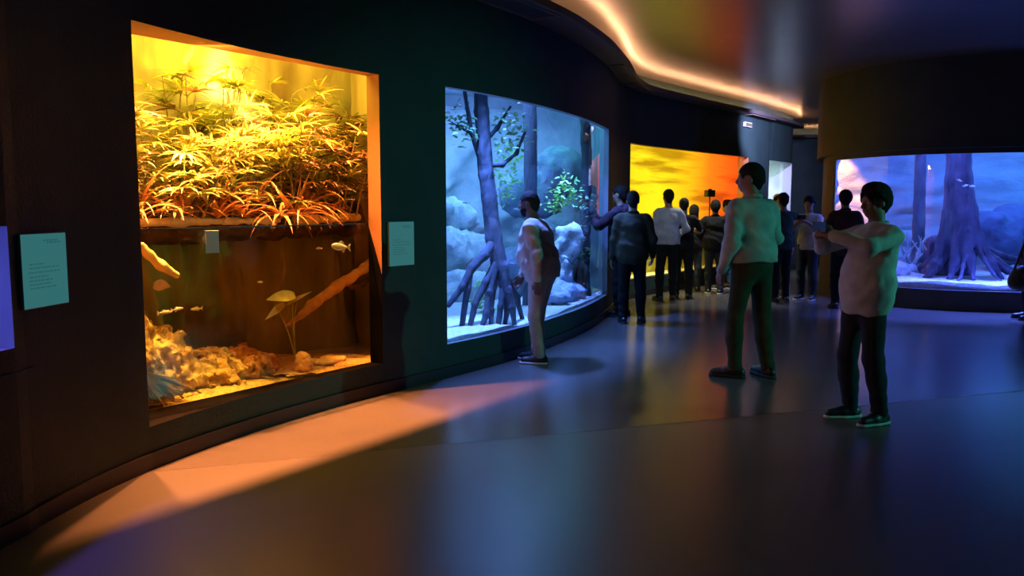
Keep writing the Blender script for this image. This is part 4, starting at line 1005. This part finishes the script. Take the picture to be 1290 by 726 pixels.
def person(loc, yaw, H, label, lean=0.0, twist=0.0, head=(0.0, 0.0), lh=None, rh=None, lpole=None, rpole=None, lfoot=(-.10, 0, .15), rfoot=(.10, 0, -.15),
           hip=(0, 0), belly=0.0, build=1.0, skin=None, hair='short', hairm=None, beard=False, shirt=None, hem=.84, sleeve=1.0, collar=False, trousers=None, shoes=None, sole=None,
           curl=.35, vox=.009, jacket_open=False, wide=0.0, group=None, stripe=False, belt=False, lcurl=None, rcurl=None, drop=0.0, cvox=None, hood=False):
    """a standing figure facing +Y in its own frame: lh / rh are wrist targets in torso space, feet are (x, y, toe-out)"""
    s = H/1.75; skin = skin or M_skin; cvox = cvox or vox*1.25
    root = empty('person', loc, yaw, label, 'person', group)
    hz = .915 - drop
    for (fx, fy, _), sx in ((lfoot, -1), (rfoot, 1)):
        dx, dy = fx-(hip[0]+sx*.088), fy-hip[1]; hz = min(hz, .082+math.sqrt(max(.834**2-dx*dx-dy*dy, .2)))
    C0 = V(hip[0], hip[1], hz); R = rz_(twist) @ rx(-lean)
    def T(x, y, z): return C0 + R @ V(x, y, z-.915)
    neck = T(0, -.005, 1.47); Rh = rz_(head[0]) @ rx(head[1])
    def Hd(x, y, z): return neck + V(0, .01, 0) + R @ V(0,.012,.06) + (Rh @ V(x, y, z))
    w = build
    B = [elld(T(0,-.01,.95), (.160*w,.112*w,.125), R, .05), elld(T(0,.005+belly*.35,1.10), (.142*w,.105*w+belly,.17), R, .06), elld(T(0,-.005,1.29), (.160*w,.112*w,.17), R, .06),
         capd(T(-.145,-.012,1.405), T(.145,-.012,1.405), .058, .058, .06), capd(T(0,-.012,1.42), Hd(0,-.012,.03), .062, .054, .04)]
    # head: cranium, jaw, cheeks, brow, nose, lips, chin, ears
    B += [elld(Hd(0,-.008,.135), (.074,.094,.088), Rh, .02), elld(Hd(0,.022,.062), (.056,.066,.062), Rh, .04), elld(Hd(0,.055,.028), (.026,.024,.022), Rh, .03),
          elld(Hd(.036,.058,.085), (.022,.02,.022), Rh, .02), elld(Hd(-.036,.058,.085), (.022,.02,.022), Rh, .02), capd(Hd(-.038,.078,.127), Hd(.038,.078,.127), .011, .011, .015),
          capd(Hd(0,.086,.116), Hd(0,.105,.083), .009, .013, .012), capd(Hd(0,.098,.080), Hd(0,.085,.076), .016, .013, .01),
          capd(Hd(-.018,.086,.054), Hd(.018,.086,.054), .009, .009, .008), capd(Hd(-.015,.084,.043), Hd(.015,.084,.043), .009, .009, .008)]
    for e in (-1, 1):
        B.append(elld(Hd(e*.075,-.012,.098), (.010,.020,.032), Rh @ rz_(e*-.35), .012))
    SUB = [elld(Hd(e*.031,.088,.108), (.015,.012,.010), Rh, .010) for e in (-1, 1)]
    arms = []
    for sx, tgt, pole, cl in ((-1, lh, lpole, lcurl), (1, rh, rpole, rcurl)):
        sh = T(sx*(.172*w**.5), -.012, 1.395)
        t = T(*(tgt if tgt is not None else (sx*(.255+.02*w), .03, .86)))
        el, wr = ik(sh, t, .285, .255, R @ V(*(pole if pole is not None else (sx*.6, -1, -.2))))
        arms.append((sx, sh, el, wr))
        B += [capd(sh, el, .052*w**.5, .040, .03), capd(el, el+(wr-el)*.35, .041, .041, .02), capd(el+(wr-el)*.3, wr, .040, .027, .02)]
        # hand: palm, four unequal fingers with knuckle bends, thumb leaving the side of the palm
        d = nrm(wr-el); c = curl if cl is None else cl
        inn = R @ V(-sx, 0, 0)                                     # the palm faces the body
        pn = inn - d*np.dot(inn, d)
        if np.linalg.norm(pn) < .35: pn = (R @ V(0, 0, -1)) - d*np.dot(R @ V(0, 0, -1), d)
        pn = nrm(pn); fw = nrm(np.cross(pn, d))*(-sx)             # towards the thumb side
        if np.dot(fw, R @ V(0, 1, .6)) < 0: fw = -fw
        def F(al, ac, no): return wr + d*al + fw*ac + pn*no
        B += [capd(wr, F(.03,.006,0), .026, .024, .02)]
        for k, (ac, ln) in enumerate(((.031,.072),(.011,.080),(-.010,.074),(-.029,.058))):
            kn = F(.088-.006*abs(k-1.2), ac, 0); B.append(capd(F(.018, ac*.6, 0), kn, .0155, .0125, .012))
            a1, a2 = c, c*2.3
            j1 = kn + (d*math.cos(a1)+pn*math.sin(a1)+fw*(ac*1.5))*ln*.52
            j2 = j1 + (d*math.cos(a2)+pn*math.sin(a2)+fw*(ac*.8))*ln*.5
            B += [capd(kn, j1, .0108, .0098, .003), capd(j1, j2, .0098, .0085, .003)]
        tb = F(.028, .024, .006); t1 = tb + d*.030+fw*.030+pn*.012; t2 = t1 + d*.034+fw*.008+pn*.016*(1+c)
        B += [capd(tb, t1, .015, .012, .012), capd(t1, t2, .0115, .0095, .004)]
    legs = []
    for sx, (fx, fy, toe) in ((-1, lfoot), (1, rfoot)):
        hp = C0 + rz_(twist*.5) @ V(sx*.088, 0, 0); an = V(fx, fy, .082); kdir = V(math.sin(-toe) if True else 0, 1, 0)
        kn, an2 = ik(hp, an, .425, .41, kdir); legs.append((sx, hp, kn, an, toe))
        B += [capd(hp, kn, .082*w, .056, .04), capd(kn, kn+(an-kn)*.35, .056, .058, .03), capd(kn+(an-kn)*.3, an, .056, .036, .03)]
        fd = V(-math.sin(toe), math.cos(toe), 0); B += [capd(an+V(0,0,-.03)-fd*.03, an+fd*.12+V(0,0,-.05), .034, .026, .02)]
    def sc(vf): return vf[0]*s, vf[1]
    def mk(name, prims, vx, m, par=None, cut=None, sub=()):
        v, f = solid(prims, vx, cut, sub); return link_mesh(name, v*s, f, m, par if par is not None else root)
    body = mk('body', B, vox, skin, None, None, SUB)
    if vox < .0085:
        b = MB()
        for e in (-1, 1):
            c = Hd(e*.031,.076,.108)*s; r_ = .0125*s; vs = []; fs = []
            for i in range(7):
                for j in range(10):
                    a, bb = PI*i/6, 2*PI*j/10; vs.append(c+r_*V(math.sin(a)*math.cos(bb), math.sin(a)*math.sin(bb), math.cos(a)))
            for i in range(6):
                for j in range(10): fs.append((i*10+j, (i+1)*10+j, (i+1)*10+(j+1)%10, i*10+(j+1)%10))
            q = MB(); q.add(vs, fs); q.build('eye', M_eye, root)
    hm = hairm or M_hair
    if hair:
        g = .012 if hair == 'short' else (.005 if hair == 'crop' else .024)
        hp_ = [elld(Hd(0,-.014,.140), (.074+g,.094+g,.088+g*1.1), Rh, .02), capd(Hd(0,-.06,.085), Hd(0,-.05,.05), .052+g*.5, .045, .03)]
        if hair == 'full': hp_.append(elld(Hd(0,.03,.215), (.06,.05,.03), Rh, .03))
        if hair == 'long': hp_ += [capd(Hd(-.05,-.05,.10), Hd(-.06,-.05,-.09), .045, .035, .03), capd(Hd(.05,-.05,.10), Hd(.06,-.05,-.09), .045, .035, .03), capd(Hd(0,-.075,.10), Hd(0,-.085,-.10), .06, .045, .03)]
        sb_ = [elld(Hd(0,.105,.075), (.066,.075,.088), Rh, .012)]+[elld(Hd(e*.085,.028,.07), (.03,.055,.075), Rh, .01) for e in (-1, 1)]
        mk('hair', hp_, vox, hm, None, lambda X, Y, Z, D: D + .004*fbm(X*60, Y*60, Z*60, 2), sb_)
    if beard:
        mk('beard', [elld(Hd(0,.026,.052), (.062,.072,.060), Rh, .02), elld(Hd(0,.062,.012), (.03,.03,.035), Rh, .03)], vox, M_hair, None, None,
           [elld(Hd(0,.07,.125), (.12,.09,.062), Rh, .012), elld(Hd(0,.110,.052), (.024,.02,.008), Rh, .005), elld(Hd(0,-.09,.06), (.12,.09,.14), Rh, .01)])
    # shirt or jacket
    o_ = .017
    P = [elld(T(0,-.01,.98), (.172*w+o_+wide,.125*w+o_+wide*.7,.26), R, .05), elld(T(0,.005+belly*.35,1.11), (.146*w+o_+wide,.112*w+o_+belly+wide*.6,.2), R, .06), elld(T(0,-.006,1.29), (.166*w+o_+wide*.5,.118*w+o_+wide*.4,.18), R, .06),
         capd(T(-.145,-.014,1.405), T(.145,-.014,1.405), .066, .066, .06), capd(T(0,-.014,1.42), T(0,-.006,1.475), .078, .062, .03)]
    for sx, sh, el, wr in arms:
        L_ = min(sleeve*2, 1.0); e1 = sh+(el-sh)*(1 if sleeve > .5 else max(.3, sleeve*2))
        P.append(capd(sh, e1, .066*w**.5+wide*.3, .054+wide*.2, .035))
        if sleeve > .5:
            P.append(capd(el, el+(wr-el)*(sleeve-.5)*1.96, .055+wide*.2, .041+wide*.15, .025))
    zdir = R @ V(0,0,1); hp0 = T(0, 0, hem); nk = T(0,.01,1.492); nd = R @ V(0,-.25,1)
    ax_ = [(sh, el, wr) for sx, sh, el, wr in arms]
    def cutshirt(X, Y, Z, D):
        f1 = fbm(X*11+3*Z, Y*11, Z*6, 3); D = D + .0055*f1 + .0045*np.sin((Z*38+X*16+Y*11)+2*f1)
        below = -((X-hp0[0])*zdir[0]+(Y-hp0[1])*zdir[1]+(Z-hp0[2])*zdir[2]) + .006*np.sin(X*30+Y*20)
        # the hem trims the torso only; sleeves that hang past it stay whole
        arm = np.full(D.shape, .5, np.float32)
        for sh, el, wr in ax_:
            for a, b in ((sh, el), (el, wr)):
                ab = b-a; t = np.clip(((X-a[0])*ab[0]+(Y-a[1])*ab[1]+(Z-a[2])*ab[2])/max(ab@ab,1e-6), 0, 1)
                arm = np.minimum(arm, np.sqrt((X-a[0]-t*ab[0])**2+(Y-a[1]-t*ab[1])**2+(Z-a[2]-t*ab[2])**2))
        D = np.where((arm < .062) & (below > -.02), np.maximum(D, np.minimum(below, arm-.056)), np.maximum(D, below))
        return np.maximum(D, (X-nk[0])*nd[0]+(Y-nk[1])*nd[1]+(Z-nk[2])*nd[2])
    so = mk('jacket' if jacket_open else 'shirt', P, cvox, shirt, None, cutshirt)
    if collar or jacket_open or hood:
        ring = []; rr = .068
        for k in range(12):
            a = 2*PI*k/12; a2 = 2*PI*(k+1)/12
            if math.sin(a) > .93 and collar: continue
            ring.append(capd(T(rr*math.cos(a), rr*math.sin(a)-.008, 1.478-.018*math.sin(a)), T(rr*math.cos(a2), rr*math.sin(a2)-.008, 1.478-.018*math.sin(a2)), .015, .015, .01))
        if hood: ring += [elld(T(0,-.105,1.42), (.11,.055,.085), R, .04)]
        mk('hood' if hood else 'collar', ring, cvox, shirt, so)
    # trousers
    Q = [elld(C0+V(0,-.012,.02), (.168*w,.122*w,.13), rz_(twist*.5), .04)]
    for sx, hp, kn, an, toe in legs:
        Q += [capd(hp, kn, .096*w, .071, .05), capd(kn, kn+(an-kn)*.4, .071, .068, .03), capd(kn+(an-kn)*.35, an+V(0,0,.0), .068, .058, .03)]
    zt = C0[2]+.085
    mk('trousers', Q, cvox, trousers, None, lambda X, Y, Z, D: np.maximum(np.maximum(D + .006*fbm(X*12, Y*12, Z*9, 2) + .003*np.sin(Z*70+X*20)*np.clip((.35-Z)/.2, 0, 1), Z-zt), .055-Z))
    if belt:
        ring = []
        for k in range(20):
            a, a2 = 2*PI*k/20, 2*PI*(k+1)/20
            ring.append(capd(C0+V(.172*w*math.cos(a), .126*w*math.sin(a)-.012, .06), C0+V(.172*w*math.cos(a2), .126*w*math.sin(a2)-.012, .06), .017, .017, .004))
        mk('belt', ring, cvox, M_shoe)
    for sx, hp, kn, an, toe in legs:
        fd = V(-math.sin(toe), math.cos(toe), 0); a0 = V(an[0], an[1], 0)
        pr = [capd(a0-fd*.045+V(0,0,.045), a0+fd*.06+V(0,0,.045), .042, .046, .02), capd(a0+fd*.06+V(0,0,.04), a0+fd*.165+V(0,0,.034), .046, .036, .02), capd(a0+V(0,0,.05), a0+V(0,0,.105), .046, .046, .03)]
        so_ = mk('shoe', pr, .009, shoes or M_shoe, None, lambda X, Y, Z, D: np.maximum(D, .012-Z))
        pr = [capd(a0-fd*.048+V(0,0,.012), a0+fd*.06+V(0,0,.012), .046, .051, .02), capd(a0+fd*.06+V(0,0,.012), a0+fd*.172+V(0,0,.012), .051, .040, .02)]
        mk('sole', pr, .008, sole or M_soled, so_, lambda X, Y, Z, D: np.maximum(np.maximum(D, .002-Z), Z-.024))
    def world(p):
        q = Matrix.Rotation(yaw, 3, 'Z') @ Vector(np.asarray(p)*s); return V(*(q+Vector(loc)))
    root_info = dict(root=root, wrists={sx: world(wr) for sx, sh, el, wr in arms}, hands={sx: world(wr+nrm(wr-el)*.09) for sx, sh, el, wr in arms}, shoulders={sx: world(sh) for sx, sh, el, wr in arms},
                     chest=world(T(0,.13,1.25)), head=world(Hd(0,0,.12)), fwd=V(-math.sin(yaw), math.cos(yaw), 0), right=V(math.cos(yaw), math.sin(yaw), 0))
    return root_info

def phone(c, fwd, right, label, lit=None, tilt=0.0, land=False):
    """a slab phone held upright, its screen towards the holder"""
    R3 = np.stack([right, fwd, V(0,0,1)], 1) @ rx(tilt)
    root = empty('phone', c, 0, label, 'phone'); h = (.078,.0045,.038) if land else (.038,.0045,.078)
    b = MB(); b.box((0,0,0), h, R3, .003); b.build('case', M_dev, root, False)
    b = MB(); b.box(R3 @ V(0,-.005,0), (h[0]-.004,.0008,h[2]-.004), R3); b.build('screen', emit('lit phone screen', (.55,.75,.85), lit) if lit else mat('dark phone screen', (.02,.02,.03), .1), root, False)
    b = MB(); b.box(R3 @ V(h[0]-.012,.0055,h[2]-.014), (.007,.0015,.009), R3, .001); b.build('lens_bump', M_dev, root, False)
    return root
def camera_thing(c, fwd, right, label, k=1.0):
    R3 = np.stack([right, fwd, V(0,0,1)], 1)
    root = empty('photo_camera', c, 0, label, 'camera')
    b = MB(); b.box((0,0,0), (.066*k,.034*k,.045*k), R3, .008*k); b.box(R3 @ V(0,-.002,.055)*k, (.024*k,.026*k,.014*k), R3, .006*k); b.box(R3 @ V(.05,.025,-.004)*k, (.018*k,.02*k,.038*k), R3, .008*k); b.build('body', M_dev, root, False)
    b = MB(); b.tube([R3 @ V(-.008,.03,-.004)*k, R3 @ V(-.008,.07,-.004)*k, R3 @ V(-.008,.072,-.004)*k, R3 @ V(-.008,.12,-.004)*k], [.033*k,.033*k,.037*k,.037*k], 16); b.build('lens', M_dev, root)
    b = MB(); b.tube([R3 @ V(-.008,.1195,-.004)*k, R3 @ V(-.008,.1215,-.004)*k], .030*k, 16); b.build('front_glass', mat('lens glass', (.02,.02,.05), .05), root)
    return root

deg = math.radians
c_beige = cloth('beige knit sweater', (.46,.39,.33)); c_khaki = cloth('beige trousers', (.46,.39,.31))
c_white = cloth('white cotton shirt', (.62,.62,.58)); c_gshirt = cloth('pale grey-green shirt', (.46,.50,.46)); c_olive = cloth('dark olive trousers', (.055,.060,.030))
c_jean = cloth('dark jeans', (.030,.036,.048)); c_blue = cloth('blue jeans', (.08,.13,.26)); c_black = cloth('black cloth', (.014,.014,.015)); c_plum = cloth('dark plum coat', (.045,.022,.032))
c_olj = cloth('dark olive jacket', (.05,.047,.025)); c_greysh = cloth('light grey blue shirt', (.50,.52,.56)); c_mar = cloth('dark maroon jacket', (.07,.028,.022)); c_brown = cloth('reddish brown jacket', (.10,.045,.03))
c_dgreen = cloth('dark green shirt', (.04,.075,.045)); c_grey2 = cloth('grey white tee shirt', (.55,.54,.50))

# the man peering into the mangrove tank
person((.27,8.22,0), deg(72), 1.74, 'bearded man in beige top and trousers peering into the blue mangrove tank', lean=.17, head=(0,-.16), lh=(-.28,-.03,.87), rh=(.16,.31,.84), rpole=(.8,-.6,-.4), lpole=(-.5,-1,0),
       lfoot=(-.09,-.04,.1), rfoot=(.10,.05,-.12), hip=(0,-.03), belly=.045, build=1.24, wide=.02, skin=M_skin_d, hair='crop', beard=True, shirt=c_beige, hem=.86, trousers=c_khaki, sole=M_sole, vox=.008)
# pair in dark coats by the pillar
A = person((1.58,11.72,0), deg(58), 1.86, 'heavy person in dark plum coat beside the pillar, filming the mangrove tank', lean=.05, lh=(-.14,.36,1.32), rh=(.10,.36,1.34), build=1.15, wide=.03, shirt=c_plum, hem=.74, jacket_open=True, trousers=c_black, hood=True, curl=.9, rcurl=.9, lcurl=.9)
camera_thing((A['hands'][-1]+A['hands'][1])/2+V(0,0,.03), A['fwd'], A['right'], 'black camera held up by the person in the plum coat')
person((1.62,11.0,0), deg(-6), 1.77, 'person in dark olive jacket standing behind the one in the plum coat', build=1.08, wide=.02, lh=(-.27,.06,.86), rh=(.27,.10,.90), shirt=c_olj, hem=.80, trousers=c_black, lfoot=(-.11,-.02,.2), rfoot=(.13,.06,-.25), jacket_open=True)
# pair in front of the sunset
person((2.58,13.55,0), deg(8), 1.84, 'person in light grey shirt and dark trousers watching the sunset screen', shirt=c_greysh, hem=.90, trousers=c_black, lh=(-.26,.02,.87), rh=(.20,.2,1.02), rpole=(1,-1,-.2), lfoot=(-.12,0,.2), rfoot=(.12,.06,-.2), wide=.01)
Dp = person((2.92,13.95,0), deg(-12), 1.70, 'person in black shirt with bent elbow right of the light grey shirt', shirt=c_black, hem=.86, sleeve=.42, trousers=c_black, rh=(.10,.30,1.22), rpole=(1,-.5,-.4), lh=(-.24,.03,.87), curl=.6, lfoot=(-.11,.0,.2), rfoot=(.11,-.04,-.2))
phone(Dp['hands'][1]+V(0,0,.04), Dp['fwd'], Dp['right'], 'phone held by the person in the black shirt before the sunset')
# the little group at the right end of the sunset
Mp = person((3.36,15.15,0), deg(-15), 1.58, 'small dark-clothed person half hidden at the left of the far group', shirt=c_black, hem=.84, trousers=c_jean, lh=(-.09,.28,1.24), rh=(.09,.28,1.24), hair='long', curl=.8)
phone((Mp['hands'][-1]+Mp['hands'][1])/2+V(0,0,.05), Mp['fwd'], Mp['right'], 'lit phone held up by the small person of the far group', 1.1)
person((3.64,14.70,0), deg(-14), 1.66, 'person in black jacket seen from behind before the right end of the sunset', shirt=c_black, hem=.80, trousers=c_jean, hair='full', jacket_open=True, lh=(-.22,.16,1.02), rh=(.18,.22,1.08), build=1.08, wide=.025, sole=M_sole, lfoot=(-.10,0,.2), rfoot=(.12,-.05,-.3))
Fp = person((4.08,15.5,0), deg(62), 1.67, 'person in reddish brown jacket and blue jeans facing left at the sunset', skin=M_skin_p, shirt=c_brown, hem=.78, trousers=c_blue, hair='full', jacket_open=True, lh=(-.16,.32,1.18), rh=(.14,.34,1.36), rpole=(1,-.3,-.8), curl=.9, sole=M_sole, lfoot=(-.10,.08,.1), rfoot=(.10,-.06,-.2))
# camera on a hand grip held above head height
hh = Fp['hands'][1]; root = empty('camera_stick', hh, 0, 'small black camera on a stick rising above the far group', 'camera stick')
b = MB(); b.tube([V(0,0,-.12), V(0,0,.42)], .012, 8); b.build('stick', M_dev, root)
b = MB(); b.tube([V(0,0,-.12), V(0,0,.02)], .018, 10); b.build('grip', M_dev, root)
b = MB(); b.box((0,0,.48), (.095,.06,.065), rz_(.5), .012); b.tube([V(0,.04,.48), V(0,.12,.48)], .045, 12); b.box((0,0,.555), (.03,.03,.014), None, .005); b.build('camera', M_dev, root, False)
# the tall man in the middle
person((2.21,7.50,0), deg(26), 1.97, 'tall man in pale grey-green shirt seen from behind in the middle of the hall', head=(.75,-.03), lean=.06, twist=-.05, lh=(-.255,.06,.90), rh=(.14,.24,1.06), rpole=(1,-.4,-.4), lpole=(-.4,-1,0),
       lfoot=(-.11,.05,.75), rfoot=(.14,-.06,-.1), shirt=c_gshirt, hem=.955, collar=True, trousers=c_olive, wide=.028, vox=.008, hair='short', belly=.01)
# people behind him at the far end
Hp = person((4.42,13.4,0), deg(18), 1.78, 'person in dark green shirt with raised arm behind the tall man', shirt=c_dgreen, hem=.86, trousers=c_black, lh=(-.10,.30,1.42), rh=(.16,.28,1.48), rpole=(1,-.2,-.4), curl=.9, hair='short')
camera_thing((Hp['hands'][-1]+Hp['hands'][1])/2+V(0,0,.05), Hp['fwd'], Hp['right'], 'black camera raised by the person in the dark green shirt')
Ip = person((4.98,13.75,0), deg(140), 1.72, 'person in grey-white tee holding up a lit phone at the far end of the hall', skin=M_skin, shirt=c_grey2, hem=.86, sleeve=.42, trousers=c_jean, lh=(-.07,.32,1.34), rh=(.07,.32,1.34), curl=.9, hair='full', sole=M_sole)
phone((Ip['hands'][-1]+Ip['hands'][1])/2+V(0,0,.03), Ip['fwd'], Ip['right'], 'lit phone held up by the person in the grey-white tee', 1.2, 0, True)
person((4.72,14.6,0), deg(160), 1.74, 'dark figure standing between the tall man and the person in the grey-white tee', shirt=c_black, hem=.82, trousers=c_black, jacket_open=True, hair='short')
person((5.36,16.6,0), deg(175), 1.80, 'person in pale cap at the back by the end of the corridor', shirt=c_black, hem=.82, trousers=c_black, hair='short', hairm=cloth('pale cap', (.5,.48,.42)), lh=(-.1,.3,1.3), rh=(.1,.3,1.3))
person((5.12,12.62,0), deg(-8), 1.80, 'person in dark maroon jacket looking into the right-hand blue tank', shirt=c_mar, hem=.80, trousers=c_black, jacket_open=True, lh=(-.22,.20,1.02), rh=(.20,.22,1.04), hair='full', lfoot=(-.10,0,.15), rfoot=(.10,.05,-.15))
# the man with the phone
K = person((2.66,5.97,0), deg(104), 1.74, 'man in white untucked shirt and dark jeans raising a phone, facing left', lean=-.13, head=(.0,-.10), lh=(-.07,.39,1.35), rh=(.09,.40,1.34), lpole=(-1,-.1,-.5), rpole=(1,-.1,-.6), lfoot=(-.12,.0,.18), rfoot=(.11,.08,-.1), hip=(0,.08),
       build=1.05, belly=.02, wide=.03, shirt=c_white, hem=.80, collar=True, trousers=c_jean, sole=M_sole, curl=1.0, vox=.008, hair='full')
phone((K['hands'][-1]+K['hands'][1])/2+V(0,0,.03)+K['fwd']*.0, K['fwd'], K['right'], 'phone held out in both hands by the man in the white shirt', None, 0, True)
# the person cut off by the right edge, with a shoulder bag
L_ = person((7.26,11.35,0), deg(80), 1.72, 'dark-clothed person cut off by the right edge of the picture', shirt=c_black, hem=.82, trousers=c_black, lh=(-.25,.05,.86), rh=(.25,.05,.87), jacket_open=True, hair='long')
bag = empty('shoulder_bag', (6.97,11.15,.60), 0, 'rounded olive bag hanging at the right edge of the picture', 'bag')
M_bag = mat('olive bag leather', (.075,.075,.035), .5, (.05,.052,.025), 8, .3, 60)
def rel(p): return V(*p)-V(6.97,11.15,.60)
link = solid_obj('pouch', [elld((0,0,0), (.16,.085,.17), None, .03), elld((0,0,-.07), (.175,.095,.11), None, .05)], .01, M_bag, bag, lambda X, Y, Z, D: D + .006*fbm(X*14, Y*14, Z*14, 2))
b = MB(); b.tube([V(-.10,0,.12), V(-.04,0,.30), V(.06,.03,.55), V(.20,.10,.78), V(.30,.18,.86)], [.016,.018,.018,.018,.016], 8); b.build('strap', M_bag, bag)
b = MB(); b.tube([V(.11,0,.12), V(.16,.05,.4), V(.25,.15,.80), V(.30,.18,.86)], .014, 8); b.build('strap', M_bag, bag)
b = MB(); b.box((0,-.088,.03), (.022,.008,.03), None, .005); b.build('clasp', mat('dull brass', (.3,.25,.12), .4, metal=.8), bag, False)
